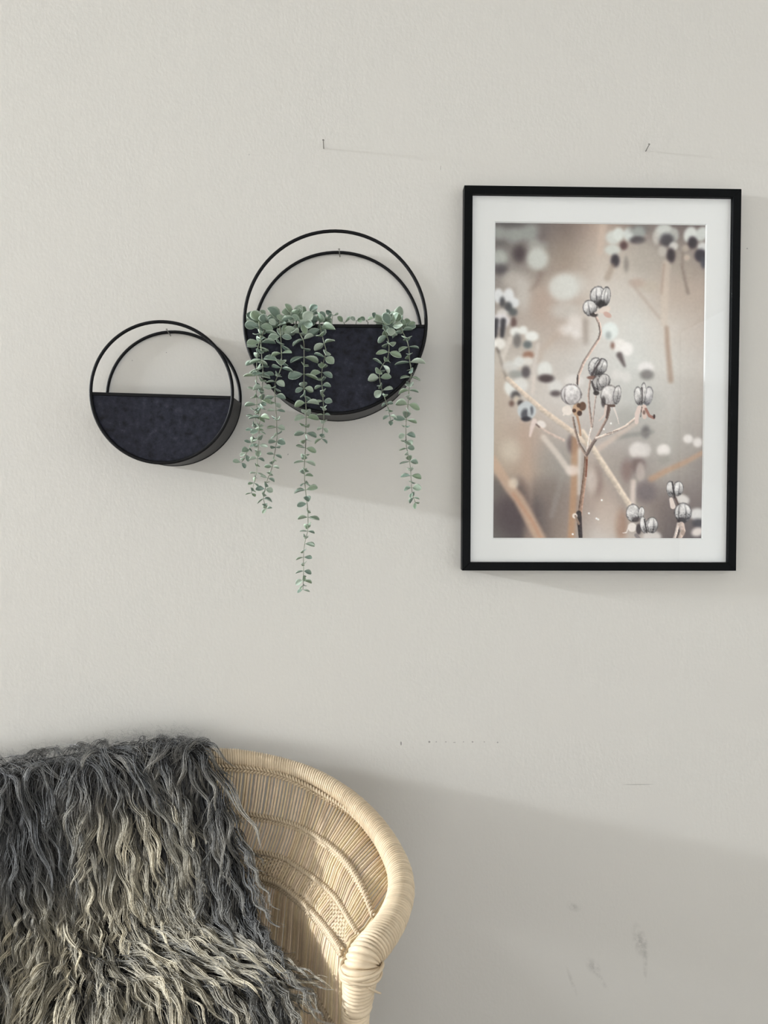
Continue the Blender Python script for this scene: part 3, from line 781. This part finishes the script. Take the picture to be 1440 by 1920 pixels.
def strand(plant, pts, lift=.012, n_skip=0, big=.0262, tip=.0128, facing=.14, dep=.124, rim_v=609):
    """one hanging stem with opposite leaf pairs; pts are where it hangs in front of the planter"""
    off = plant.location
    d = 1.46-dep-lift
    u0, v0 = pts[0]
    P = [at(u0-2, rim_v+45, 1.46-dep+.045), at(u0-1, rim_v-1, 1.46-dep+.03), at(u0, min(v0-6, rim_v-9), 1.46-dep+.006)]
    P += [at(u, v, d-.004*math.sin(i*1.3)) for i, (u, v) in enumerate(pts)]
    C = catmull(P, 26*len(P))
    S = np.concatenate([[0], np.cumsum(np.linalg.norm(np.diff(C, axis=0), axis=1))])
    rad = np.interp(np.linspace(0, 1, len(C)), [0, 1], [.00115, .0005])
    step = max(1, len(C)//90)
    q = MB(); q.tube(C[::step], rad[::step], 5); stem = q.build('stem', m_stem, plant, True)
    T = np.gradient(C, axis=0); T /= np.linalg.norm(T, axis=1)[:, None]
    s = .055; node = rnd.randrange(2); L = S[-1]
    while s < L-.001:
        f = s/L
        i = int(np.searchsorted(S, s)); i = min(i, len(C)-1)
        t = Vector(T[i]); p = C[i]
        a = Vector((1, 0, 0)) if node % 2 == 0 else Vector((0, -1, 0))
        a = Quaternion(t, R(rnd.uniform(-24, 24))) @ a
        a = (a-t*a.dot(t)).normalized()
        size = (big+(tip-big)*f**1.15)*rnd.uniform(.78, 1.16)
        for sg in (1, -1):
            if rnd.random() < .04: continue
            th = R(rnd.uniform(2, 28))+(.35 if f > .93 else 0)
            dr = a*sg*math.cos(th)+t*math.sin(th)
            nm = Quaternion(dr, R(rnd.choice((-1, 1))*rnd.uniform(5, 50))) @ (-t)
            if rnd.random() < facing: nm = nm*.5+VIEW*.9
            put_leaf(stem, off, Vector(p)+dr*.0006, dr, nm, size*rnd.uniform(.85, 1.12))
        s += (.0142-.0034*f)*rnd.uniform(.85, 1.18)*(1 if f < .9 else .8); node += 1
    return stem
def tuft(plant, u, v, rpx, n, dd=.0, dep=.124, rim_v=609, up=.4):
    off = plant.location
    d = 1.46-dep+dd
    c = at(u, v, d)
    base = at(u+rnd.uniform(-6, 6), rim_v+40, 1.46-dep+max(.035, dd+.01))
    mid = at(u+rnd.uniform(-3, 3), min(v, rim_v-4)+4, 1.46-dep+max(.022, dd+.004))
    C = catmull([base, mid, c+np.array((0, .004, 0)), c+np.array((0, -.004, .002))], 30)
    q = MB(); q.tube(C[::2], np.linspace(.0012, .0006, 15), 5); stem = q.build('stem', m_stem, plant, True)
    r = rpx/FPX*d
    for k in range(max(2, int(n*.62))):
        a = 2.4*k+rnd.uniform(-.4, .4); ring = .55+.45*(k/n)
        dr = Vector((math.cos(a), -rnd.uniform(.1, .75), math.sin(a)*.9+up*.3)).normalized()
        nm = VIEW*.9+Vector((rnd.uniform(-.5, .5), 0, rnd.uniform(-.1, .9)))-dr*.3
        p = Vector(c)+Vector((math.cos(a), 0, math.sin(a)))*r*.22*ring+Vector((0, -.002-.004*(1-ring), 0))
        put_leaf(stem, off, p, dr, nm, r*1.15*rnd.uniform(.85, 1.15)*(.75+.25*ring))
pl1 = empty('eucalyptus', at(560, 640, 1.40)); tag(pl1, 'full bunch of trailing grey-green eucalyptus with the longest strands', 'plant', 'eucalyptus in the large planter')
strand(pl1, [(486, 611), (489, 644), (492, 681), (493, 699), (491, 736), (488, 767), (486, 806), (485, 834), (483, 856), (481, 883), (477, 903), (471, 926)], .016)
strand(pl1, [(497, 615), (484, 650), (481, 705), (480, 736), (481, 767), (476, 806), (472, 830), (462, 850), (452, 868)], .010)
strand(pl1, [(525, 612), (527, 644), (528, 684), (525, 696), (516, 718), (516, 751), (518, 776), (519, 803), (519, 825), (514, 855), (509, 880), (502, 897), (498, 914), (494, 931), (496, 944), (501, 957)], .014)
strand(pl1, [(556, 615), (566, 632), (570, 645), (570, 675), (570, 705), (570, 730), (573, 748), (574, 782), (573, 806), (573, 834), (571, 867), (571, 897), (574, 930), (577, 955), (577, 992), (571, 1020), (569, 1044), (569, 1072), (568, 1106)], .012)
strand(pl1, [(600, 612), (608, 644), (611, 660), (605, 687), (603, 709), (605, 736), (607, 767), (607, 785), (605, 806), (603, 823)], .013, big=.028)
for a in ((551, 592, 21, 10, -.006), (537, 606, 18, 6, -.008), (566, 606, 20, 7, -.012), (578, 588, 17, 7, .012), (590, 600, 16, 5, .006), (487, 598, 15, 4, .012), (500, 594, 13, 3, .02), (519, 613, 18, 6, -.008),
          (612, 600, 17, 6, .0), (624, 592, 13, 4, .02), (645, 606, 14, 4, .03), (668, 603, 11, 3, .04)):
    tuft(pl1, *a)
pl2 = empty('eucalyptus', at(738, 640, 1.40)); tag(pl2, 'sparse eucalyptus bunch with two trailing strands by the rim end nearer the picture', 'plant', 'eucalyptus in the large planter')
strand(pl2, [(722, 616), (729, 644), (727, 669), (713, 693), (713, 718), (721, 745), (726, 760), (730, 776), (733, 791)], .012, big=.027)
strand(pl2, [(752, 616), (765, 644), (768, 675), (771, 699), (767, 730), (765, 760), (762, 785), (761, 809), (762, 837), (765, 850), (769, 872), (771, 900), (773, 925), (779, 943)], .012)
for a in ((687, 602, 12, 3, .03), (707, 600, 15, 4, .01), (716, 606, 19, 7, -.006), (733, 612, 22, 7, -.012), (731, 600, 16, 5, .01), (752, 606, 18, 6, .004), (762, 611, 15, 4, -.006)):
    tuft(pl2, *a)

# ================================================================ wicker chair
def cane(name, lo, hi, sc=90):
    m = Mat(name, lo, .5, spec=.35)
    n = m.noise(sc, 3, .6); n2 = m.noise(9, 2)
    c = m.mix(n, lo, hi)
    c = m.mix(m.math('MULTIPLY', m.math('SUBTRACT', n2, .45, clamp=True), 1.2, clamp=True), c, (.50, .38, .25, 1))
    c = m.mix(1.0, c, m.attr(), 'MULTIPLY')
    m.color(c); m.bump(n, .12, .0006); return m.m
m_wrap = cane('peeled_cane_wrap', (.54, .42, .28, 1), (.74, .62, .455, 1))
m_spoke = cane('cane_spokes', (.55, .42, .28, 1), (.76, .635, .465, 1))
m_weave = cane('woven_cane', (.50, .385, .255, 1), (.68, .56, .40, 1))
CX = -.40                                                     # chair's plane of symmetry
zc = lambda z, d: np.array((CX, CAM[1]+d, z))
def mir(P):
    P = np.array(P, float).copy(); P[:, 2] -= .042*np.clip((P[:, 0]-CX)/.30, 0, 1); P[:, 0] = 2*CX-P[:, 0]; return P
def pt(u, v, d): return at(u, v, d)
rows = [  # braid under the rim, second braid, band top, band bottom, low braid, seat edge (right half, centre to arm post)
    [zc(.862, 1.382), pt(340, 1437, 1.380), pt(450, 1441, 1.372), pt(530, 1455, 1.355), pt(614, 1497, 1.31), pt(664, 1532, 1.265), pt(702, 1577, 1.21), pt(727, 1622, 1.155), pt(742, 1667, 1.10)],
    [zc(.795, 1.374), pt(340, 1522, 1.366), pt(455, 1528, 1.345), pt(535, 1543, 1.31), pt(585, 1565, 1.265), pt(640, 1607, 1.18), pt(678, 1662, 1.105), pt(704, 1728, 1.045)],
    [zc(.748, 1.370), pt(360, 1588, 1.352), pt(505, 1604, 1.285), pt(560, 1629, 1.235), pt(620, 1675, 1.145), pt(652, 1720, 1.075), pt(676, 1763, 1.015)],
    [zc(.708, 1.366), pt(370, 1632, 1.342), pt(500, 1652, 1.255), pt(560, 1688, 1.18), pt(608, 1737, 1.085), pt(645, 1790, .99)],
    [zc(.640, 1.36), pt(390, 1725, 1.325), pt(530, 1785, 1.20), pt(575, 1838, 1.12), pt(607, 1893, 1.045), pt(640, 1950, .985)],
    [zc(.440, 1.33), np.array((-.25, CAM[1]+1.28, .44)), np.array((-.13, CAM[1]+1.15, .44)), np.array((-.065, CAM[1]+1.06, .44)), np.array((-.045, CAM[1]+.985, .44))]]
NS = 96
ROW = [catmull(r, NS) for r in rows]
chair = empty('wicker_chair', (CX, CAM[1]+1.05, 0))
tag(chair, 'pale woven cane armchair with curved slatted back against the wall', 'chair')
prng = random.Random(3)
rowa = np.array(ROW)                                          # 6 x NS x 3
def ones(n, g): return np.ones((n, 3))*g
def half_sets():
    yield rowa, 1
    m = np.array([mir(r) for r in rowa]); yield m, -1
# spokes: each cane stake is its own piece
for RA, sgn in half_sets():
    for i in range(0 if sgn == 1 else 1, NS-1):
        P = RA[:, i].copy()
        jit = prng.uniform(-.0009, .0009)
        C = catmull(P, 16)
        C[:, 0] += jit; C[:, 1] += prng.uniform(-.0008, .0008)
        V, F = tube_geo(C, np.linspace(.0023, .0019, 16)*prng.uniform(.82, 1.12), 6)
        g = prng.choice((1, 1, 1, .96, .9, .84, 1.05))
        o = mesh_obj('spoke', V, F, m_spoke, chair, True, ones(len(V), g)*np.array((1, prng.uniform(.95, 1), prng.uniform(.86, 1))))
def full_row(k, n):
    r = rowa[k]; f = np.vstack([mir(r)[::-1], r[1:]])
    return catmull(f[::3], n)
def row_normals(C):
    """horizontal direction towards the sitter, and the in-surface up direction"""
    T = np.gradient(C, axis=0); T /= np.linalg.norm(T, axis=1)[:, None]
    inn = np.cross(T, (0, 0, 1.0)); inn /= np.linalg.norm(inn, axis=1)[:, None]
    ctr = np.array((CX, CAM[1]+1.05, 0)); s = np.sign(((ctr-C)*inn).sum(1)); inn *= s[:, None]
    return T, inn, np.cross(inn, T)*1.0
def braid(k, name='braid', half_w=.0034, rr=.0021):
    n = 2*NS*5
    C = full_row(k, n); T, I, Up = row_normals(C)
    ph = np.linspace(-math.pi*(NS-1), math.pi*(NS-1), n)
    q = MB(); cols = []
    for row, tw in ((1, 1), (-1, -1)):
        for st in (0, math.pi):
            a = tw*ph+st
            P = C+Up*(row*half_w+.0021*np.cos(a))[:, None]+I*(.0012+.0026*np.sin(a))[:, None]
            V, F = tube_geo(P, rr, 5); q.add(V, F); cols.append(ones(len(V), .97 if st else .9))
    o = q.build(name, m_weave, chair, True, colors=np.vstack(cols)); tag(o, kind='stuff'); return o
braid(0); braid(1, half_w=.0036); braid(2); braid(3); braid(4)
q = MB(); cols = []                                           # closely woven band
n = 2*NS*6
Ct, Cb = full_row(2, n), full_row(3, n)
ph = np.linspace(-math.pi*(NS-1), math.pi*(NS-1), n)
for j in range(9):
    f = (j+.9)/9.8
    C = Ct*(1-f)+Cb*f; T, I, Up = row_normals(C)
    P = C+I*(.0006+.0030*np.cos(ph+math.pi*j))[:, None]
    V, F = tube_geo(P, .0021, 5); q.add(V, F); cols.append(ones(len(V), prng.uniform(.88, 1.0)))
tag(q.build('woven_band', m_weave, chair, True, colors=np.vstack(cols)), kind='stuff')

def wrapped(path, radii, pitch, sides=18, slant=.0, ridge=.09, name='wrapped_rim', seed=1, flat=1.0):
    """a pole wound with cane: one ridge for every turn"""
    P4 = np.hstack([np.asarray(path, float), np.asarray(radii, float)[:, None]])
    C = catmull(P4, 400); L = np.linalg.norm(np.diff(C[:, :3], axis=0), axis=1).sum()
    turns = int(L/pitch); sub = 5; n = turns*sub+1
    C = catmull(P4, n)
    T, N, B = frames(C[:, :3])
    r = random.Random(seed)
    tone = [r.choice((1, 1, .97, .93, 1.03, .87))*r.uniform(.96, 1.03) for _ in range(turns+1)]
    thick = [1+r.uniform(-.012, .018) for _ in range(turns+1)]
    an = np.arange(sides)*2*math.pi/sides
    V = np.zeros((n, sides, 3)); G = np.zeros((n, sides))
    for i in range(n):
        w = i/sub; f = w-math.floor(w)
        k = 1-ridge*abs(2*f-1)**2.5 if True else 1
        rad = C[i, 3]*k*thick[min(int(w), turns)]
        sh = slant*np.cos(an+.6)
        V[i] = C[i, :3]+(N[i]*np.cos(an)[:, None]+B[i]*np.sin(an)[:, None])*rad+T[i]*sh[:, None]
        G[i] = tone[min(int(w), turns)]
    idx = np.arange(n*sides).reshape(n, sides); nx = np.roll(idx, -1, 1)
    F = np.stack([idx[:-1], nx[:-1], nx[1:], idx[1:]], -1).reshape(-1, 4)
    F = [tuple(f) for f in F]+[tuple(idx[0][::-1]), tuple(idx[-1])]
    return V.reshape(-1, 3), F, np.repeat(G.reshape(-1, 1), 3, 1)
rim = [zc(.8765, 1.392), pt(340, 1419, 1.391), pt(450, 1422, 1.386), pt(560, 1447, 1.36), pt(640, 1489, 1.31), pt(700, 1545, 1.235), pt(740, 1610, 1.15), pt(752, 1665, 1.09),
       pt(738, 1718, 1.04), pt(711, 1760, 1.0), pt(688, 1787, .98), pt(678, 1806, .972), pt(675, 1830, .971)]
rr = [.0162, .0162, .0160, .0160, .0164, .0172, .0182, .0195, .0208, .0218, .0222, .0215, .017]
full = np.vstack([mir(rim)[::-1], np.array(rim)[1:]]); frr = rr[::-1]+rr[1:]
V, F, G = wrapped(full, frr, .0044, slant=.0045, ridge=.17, seed=4)
tag(mesh_obj('wrapped_rim', V, F, m_wrap, chair, True, G), 'cane-wound rolled rim')
post = [pt(678, 1809, .971), pt(677, 1817, .97), pt(674, 1840, .97), pt(670, 1880, .972), pt(665, 1925, .975)]
bot = post[-1].copy(); bot = bot+np.array((-.012, .01, -.25)); bot2 = bot.copy(); bot2[2] = .0
post += [bot, bot2]
pr_ = [.0258, .0262, .0228, .0200, .0185, .018, .018]
for sg, seed in ((1, 7), (-1, 8)):
    pp = np.array(post) if sg == 1 else mir(post)
    V, F, G = wrapped(pp, pr_, .0050, slant=.0025 if sg == 1 else -.0025, ridge=.13, seed=seed)
    mesh_obj('arm_post', V, F, m_wrap, chair, True, G)
    # flat collar strands and a loose tail under the rim
    q = MB(); cols = []
    for j in range(5):
        c0 = pp[1]+(pp[2]-pp[1])*(-.18+.16*j); rad = .0272-.0007*j
        tilt = .006*math.sin(j*1.7+.6)
        C = [(c0[0]+rad*math.cos(a), c0[1]+rad*math.sin(a), c0[2]+tilt*math.cos(a+.5)+.0007*j) for a in np.linspace(0, 2*math.pi, 40, endpoint=False)]
        V, F = tube_geo(C, .0024, 6, closed=True); q.add(V, F); cols.append(ones(len(V), prng.uniform(.92, 1.03)))
    tail = [pp[2]+np.array((.010, -.020, .006)), pp[2]+np.array((.020, -.014, -.004)), pp[2]+np.array((.027, -.006, -.012))]
    V, F = tube_geo(catmull(tail, 10), np.linspace(.0022, .0012, 10), 5); q.add(V, F); cols.append(ones(len(V), .95))
    q.build('collar', m_wrap, chair, True, colors=np.vstack(cols))
# seat and drum base, below the frame of the photograph
ring = full_row(5, 90)
fr_l, fr_r = ring[0], ring[-1]
frontarc = [fr_r+(fr_l-fr_r)*t+np.array((0, -.10*math.sin(math.pi*t), 0)) for t in np.linspace(0, 1, 40)[1:-1]]
loop = np.vstack([ring, frontarc]); ctr = loop.mean(0)
q = MB(); cols = []
for j in range(28):
    s = 1-j/28.5
    P = ctr+(loop-ctr)*s; V, F = tube_geo(P[::2], .0075, 5, closed=True); q.add(V, F); cols.append(ones(len(V), prng.uniform(.85, 1)))
tag(q.build('seat', m_weave, chair, True, colors=np.vstack(cols)), kind='stuff')
q = MB(); cols = []
for j in range(30):
    z = .425-j*.0144; s = .94+.10*(j/29)**1.5
    P = ctr+(loop-ctr)*s; P[:, 2] = z+.0007; V, F = tube_geo(P[::2], .0078, 5, closed=True); q.add(V, F); cols.append(ones(len(V), prng.uniform(.85, 1)))
tag(q.build('drum_base', m_weave, chair, True, colors=np.vstack(cols)), kind='stuff')
# cushion under the sheepskin
mm = Mat('linen_cushion', (.45, .42, .37, 1), .9); mm.bump(mm.noise(300, 2), .2, .001); m_cush = mm.m
import bmesh
bm = bmesh.new(); bmesh.ops.create_cube(bm, size=1)
bmesh.ops.subdivide_edges(bm, edges=list(bm.edges), cuts=5, use_grid_fill=True)
for v in bm.verts:
    x, y, z = v.co*2
    k = (1-.25*abs(x)**3)*(1-.25*abs(y)**3)
    v.co = Vector((x*.25*(1-.06*y*y), y*.20*(1-.06*x*x), z*.055*k))
me = bpy.data.meshes.new('seat_cushion'); bm.to_mesh(me); bm.free(); me.materials.append(m_cush)
me.polygons.foreach_set('use_smooth', np.ones(len(me.polygons), dtype=bool))
cu = bpy.data.objects.new('seat_cushion', me); col.objects.link(cu); cu.location = (CX, CAM[1]+.98, .5045)
tag(cu, 'plain linen seat cushion under the sheepskin on the cane chair', 'cushion')

# ================================================================ sheepskin
net = [
    [(u, 1900, 1.366) for u in (-105, 0, 110, 215, 320, 395)],  # two unseen flap rows behind the chair, added to block left window light
    [(u, 1680, 1.396) for u in (-105, 0, 110, 215, 315, 385)],
    [(-110, 1500, 1.428), (0, 1478, 1.431), (120, 1462, 1.432), (220, 1450, 1.432), (310, 1446, 1.432), (372, 1450, 1.431)],
    [(-130, 1462, 1.385), (0, 1438, 1.40), (120, 1418, 1.405), (225, 1400, 1.406), (315, 1393, 1.406), (376, 1398, 1.405)],
    [(-140, 1510, 1.31), (0, 1474, 1.335), (120, 1452, 1.345), (230, 1432, 1.347), (325, 1424, 1.347), (392, 1430, 1.345)],
    [(-140, 1580, 1.265), (0, 1560, 1.285), (120, 1550, 1.295), (240, 1540, 1.298), (350, 1530, 1.293), (425, 1525, 1.283)],
    [(-130, 1680, 1.215), (0, 1670, 1.24), (120, 1665, 1.25), (245, 1660, 1.25), (365, 1655, 1.232), (455, 1640, 1.212)],
    [(-120, 1760, 1.165), (0, 1755, 1.195), (120, 1755, 1.205), (250, 1755, 1.20), (385, 1755, 1.175), (478, 1745, 1.155)],
    [(-110, 1835, 1.10), (0, 1835, 1.12), (120, 1835, 1.125), (260, 1838, 1.11), (405, 1845, 1.08), (505, 1845, 1.06)],
    [(-120, 1935, 1.0), (0, 1935, 1.02), (120, 1935, 1.02), (270, 1935, 1.0), (425, 1940, .98), (535, 1940, .965)],
    [(-130, 2120, .88), (0, 2120, .90), (120, 2120, .90), (280, 2120, .88), (440, 2120, .87), (560, 2115, .86)]]
OUT = [0, 0, 0, 0, .004, .010, .020, .028, .03, .02, 0]              # stands off the chair back, over a fold
net = np.array([[at(p[0], p[1], p[2]-OUT[j]) for p in r] for j, r in enumerate(net)])
GA, GB = 100, 260
tmp = np.array([catmull(r, GA) for r in net])                                   # 9 x GA
G0 = np.array([catmull(tmp[:, i], GB) for i in range(GA)]).transpose(1, 0, 2)      # GB x GA
EXT = 40
left = G0[:, :1]+(G0[:, :1]-G0[:, 3:4])/3*np.arange(EXT, 0, -1)[None, :, None]
right = G0[:, -1:]+(G0[:, -1:]-G0[:, -4:-3])/3*np.arange(1, EXT+1)[None, :, None]
G1 = np.concatenate([left, G0, right], 1)
top = G1[:1]+(G1[:1]-G1[3:4])/3*np.arange(EXT, 0, -1)[:, None, None]
btm = G1[-1:]+(G1[-1:]-G1[-4:-3])/3*np.arange(1, EXT+1)[:, None, None]
GX = np.concatenate([top, G1, btm], 0)
dA = np.gradient(GX, axis=1); dB = np.gradient(GX, axis=0)
NRM = np.cross(dA, dB); NRM /= np.linalg.norm(NRM, axis=2)[..., None]+1e-12
if NRM[EXT+170, EXT+50, 1] > 0: NRM = -NRM
def samp(F, a, b):
    x = np.clip(a+EXT, 0, F.shape[1]-1.001); y = np.clip(b+EXT, 0, F.shape[0]-1.001)
    i = x.astype(int); j = y.astype(int); fx = (x-i)[..., None]; fy = (y-j)[..., None]
    return (F[j, i]*(1-fx)+F[j, i+1]*fx)*(1-fy)+(F[j+1, i]*(1-fx)+F[j+1, i+1]*fx)*fy

skin = empty('sheepskin', (CX, CAM[1]+1.05, .63)); tag(skin, 'shaggy grey and beige long-wool sheepskin draped over the chair back and seat', 'sheepskin')
mm = Mat('pelt_underwool', (.035, .035, .036, 1), .9, spec=.1)
mm.color(mm.ramp(mm.noise(60, 3), [(.3, (.022, .022, .024, 1)), (.75, (.060, .058, .055, 1))])); mm.bump(mm.noise(220, 3), .6, .004); m_pelt = mm.m
idx = np.arange(GA*GB).reshape(GB, GA)
pf = np.stack([idx[:-1, :-1], idx[:-1, 1:], idx[1:, 1:], idx[1:, :-1]], -1).reshape(-1, 4)
pelt = mesh_obj('pelt', G0.reshape(-1, 3), pf, m_pelt, skin, True)
so = pelt.modifiers.new('thick', 'SOLIDIFY'); so.thickness = .004; so.offset = 0
mm = Mat('wool', (.3, .3, .28, 1), .55, spec=.35); mm.color(mm.attr()); m_wool = mm.m
mm.b.inputs['Sheen Weight'].default_value = .25; mm.b.inputs['Sheen Roughness'].default_value = .4

rs_ = np.random.default_rng(21)
def px_of(P):
    """frame position of world points, used only to lay out where the fleece is beige or charcoal"""
    q = (P-CAM)@CAMROT
    return 720+FPX*q[..., 0]/-q[..., 2], 960-FPX*q[..., 1]/-q[..., 2]
def sst(e0, e1, x):
    t = np.clip((x-e0)/(e1-e0), 0, 1); return t*t*(3-2*t)
ridge_b = float(np.argmax(G0[:, GA//2, 2]))
def lock_layer(NLOCK, NSTR, MP, under):
    la = rs_.uniform(-2, GA+1, NLOCK); lb = np.where(rs_.random(NLOCK) < .13, rs_.uniform(GB*.06, ridge_b, NLOCK), rs_.uniform(ridge_b-4, GB*.95, NLOCK))
    U0, V0 = px_of(samp(GX, la, lb))
    # where the fleece is beige-tipped, grey or charcoal
    tan = np.exp(-((U0-225)/135)**2)*sst(1400, 1500, V0)
    tan = np.maximum(tan, .85*sst(1540, 1660, V0)*sst(430, 320, U0)*sst(-80, 40, U0))
    tan = np.maximum(tan, 1.1*np.exp(-((U0-360)/120)**2-((V0-1800)/60)**2))
    tan = np.maximum(tan, .22)
    tan *= 1-.8*np.exp(-((U0-50)/130)**2-((V0-1510)/100)**2)
    tan *= 1-.55*np.exp(-((U0-480)/90)**2-((V0-1690)/110)**2)
    tan = np.clip(tan*rs_.uniform(.65, 1.25, NLOCK), 0, 1)
    near_top = np.exp(-((lb-ridge_b)/9.)**2)
    lat = rs_.normal(0, .10, NLOCK)+.26*np.sin(la*.17+1.3*np.sin(lb*.06))*np.cos(lb*.09+.5)
    lat += 1.5*np.exp(-((U0-330)/130)**2-((V0-1775)/70)**2)+.25*sst(330, 470, U0)*sst(1800, 1500, V0)-.12*sst(250, 20, U0)
    lat += near_top*rs_.normal(.2, .8, NLOCK)
    fl_ = np.stack([lat, np.where(lb < ridge_b, -1.0, 1.0)], 1); fl_ /= np.linalg.norm(fl_, axis=1)[:, None]
    LEN = rs_.uniform(.11, .18, NLOCK)*(1-.42*near_top)*np.where(lb < ridge_b, .5, 1)
    H0 = (rs_.uniform(.003, .010, NLOCK) if under else rs_.uniform(.012, .034, NLOCK))*(1-.45*near_top)
    if under: LEN *= .6
    curl = sst(395, 470, U0)
    AMP = rs_.uniform(.0035, .0080, NLOCK)*(1-.1*curl)
    FRQ = LEN/(rs_.uniform(.055, .095, NLOCK)*(1-.50*curl))
    PHI = rs_.uniform(0, 6.28, NLOCK)
    SA = np.linalg.norm(samp(dA, la, lb), axis=1); SB = np.linalg.norm(samp(dB, la, lb), axis=1)
    k = np.repeat(np.arange(NLOCK), NSTR); NSN = len(k)
    col1 = lambda x: x[:, None]
    t = np.linspace(0, 1, MP)[None, :]
    lenf = col1(rs_.uniform(.80, 1.04, NSN))*col1(LEN[k])
    conv = 1-.90*t**.85
    fat = rs_.uniform(.0045, .0078, NLOCK)[k]
    oa = col1(rs_.normal(0, 1, NSN)*fat)*conv; ob = col1(rs_.normal(0, 1, NSN)*fat)*conv
    oh = col1(rs_.normal(0, .0045, NSN))*conv
    loose = col1(rs_.random(NSN) < .05)
    ma = col1(fl_[k, 0])*lenf*t+oa+loose*col1(rs_.normal(0, .012, NSN))*t**2
    mb = col1(fl_[k, 1])*lenf*t+ob
    ang = 2*math.pi*col1(FRQ[k]/LEN[k])*(lenf*t+ob*np.sign(col1(fl_[k, 1])))+col1(PHI[k])+col1(rs_.normal(0, .10, NSN))
    amp = col1(AMP[k])*(.25+.75*t)*col1(rs_.uniform(.85, 1.15, NSN))*(1+.5*loose)
    side = np.sin(ang)*amp
    pa = col1(la[k])+(ma-col1(fl_[k, 1])*side)/col1(SA[k])
    pb = col1(lb[k])+(mb+col1(fl_[k, 0])*side)/col1(SB[k])
    h = col1(H0[k])*np.sin(np.clip(t*1.5, 0, 1)*math.pi*.5)*(1-.25*t)+oh+np.cos(ang)*amp*.75+.002
    h = np.maximum(h, .0008)
    P = samp(GX, pa, pb)+samp(NRM, pa, pb)*h[..., None]
    P[..., 2] -= (lenf*t)**2*.5*col1(near_top[k])               # ridge tips fall under their weight
    P[..., 1] = np.minimum(P[..., 1], -.004)                    # the wall is behind
    rad = col1(rs_.uniform(.00034, .00062, NSN))*(1-.62*t**2)*(1.25 if under else 1)
    tk = tan[k][:, None, None]; tt = t[..., None]
    tipc = c_grey*(1-tk)+c_tan*tk
    w1 = np.clip(tt/.35, 0, 1); w2 = np.clip((tt-.15)/.55, 0, 1)**(1.5-.7*tk)
    C = c_root*(1-w1)+c_mid*w1; C = C*(1-w2)+tipc*w2
    C = C*rs_.uniform(.45, 1.2, NLOCK)[k][:, None, None]*rs_.uniform(.8, 1.15, NSN)[:, None, None]
    return P, rad, C
c_root = np.array((.036, .037, .040)); c_mid = np.array((.036, .037, .040)); c_tan = np.array((.69, .61, .45)); c_grey = np.array((.112, .114, .120))
def strands_mesh(P, rad, colr):
    """three-sided tapering tubes along every polyline"""
    n, m, _ = P.shape
    T = np.gradient(P, axis=1); T /= np.linalg.norm(T, axis=2)[..., None]+1e-9
    ref = np.array((.31, -.9, .3)); N = np.cross(T, ref); N /= np.linalg.norm(N, axis=2)[..., None]+1e-9
    B = np.cross(T, N)
    V = np.zeros((n, m, 3, 3), np.float32)
    for s in range(3):
        a = s*2*math.pi/3
        V[:, :, s] = P+(N*math.cos(a)+B*math.sin(a))*rad[..., None]
    idx = np.arange(n*m*3, dtype=np.int32).reshape(n, m, 3); nx = np.roll(idx, -1, 2)
    F = np.stack([idx[:, :-1], nx[:, :-1], nx[:, 1:], idx[:, 1:]], -1).reshape(-1, 4)
    C = np.repeat(colr[:, :, None, :], 3, 2).reshape(-1, 3)
    return V.reshape(-1, 3), F, C
parts = [lock_layer(950, 6, 9, True), lock_layer(1080, 17, 18, False)]
geo = [strands_mesh(*p) for p in parts]
MP = 14; fly = 1500                                             # fine stray hairs standing up along the top
# stray hairs
fa = rs_.uniform(0, GA-1, fly); fb = ridge_b+rs_.normal(0, 6.3, fly)
base = samp(GX, fa, fb)+samp(NRM, fa, fb)*.01
dirn = np.stack([rs_.normal(0, .7, fly), rs_.normal(-.2, .3, fly), rs_.uniform(.15, 1, fly)], 1); dirn /= np.linalg.norm(dirn, axis=1)[:, None]
Lf = rs_.uniform(.012, .036, fly)[:, None, None]; tf = np.linspace(0, 1, MP)[None, :, None]
sidev = np.cross(dirn, (0, -1, 0)); sidev /= np.linalg.norm(sidev, axis=1)[:, None]
PF = base[:, None]+dirn[:, None]*Lf*tf+sidev[:, None]*np.sin(tf*rs_.uniform(4, 12, fly)[:, None, None]+rs_.uniform(0, 6, fly)[:, None, None])*.006*tf
PF[..., 2] -= (Lf*tf)[..., 0]**2*5
PF[..., 1] = np.minimum(PF[..., 1], -.004)
RF = np.full((fly, MP), .00014)*(1-.5*np.linspace(0, 1, MP))[None]
CF = np.ones((fly, MP, 3))*np.array((.30, .29, .27))*rs_.uniform(.6, 1.2, fly)[:, None, None]
V2, F2, C2 = strands_mesh(PF, RF, CF)
geo.append((V2, F2, C2)); o_ = np.cumsum([0]+[len(g[0]) for g in geo])
wv = np.vstack([g[0] for g in geo]); wf = np.vstack([g[1]+o_[i] for i, g in enumerate(geo)]); wc = np.vstack([g[2] for g in geo])
wool = mesh_obj('wool', wv, wf, m_wool, skin, True, wc); tag(wool, 'long wavy locks of wool', kind='stuff')
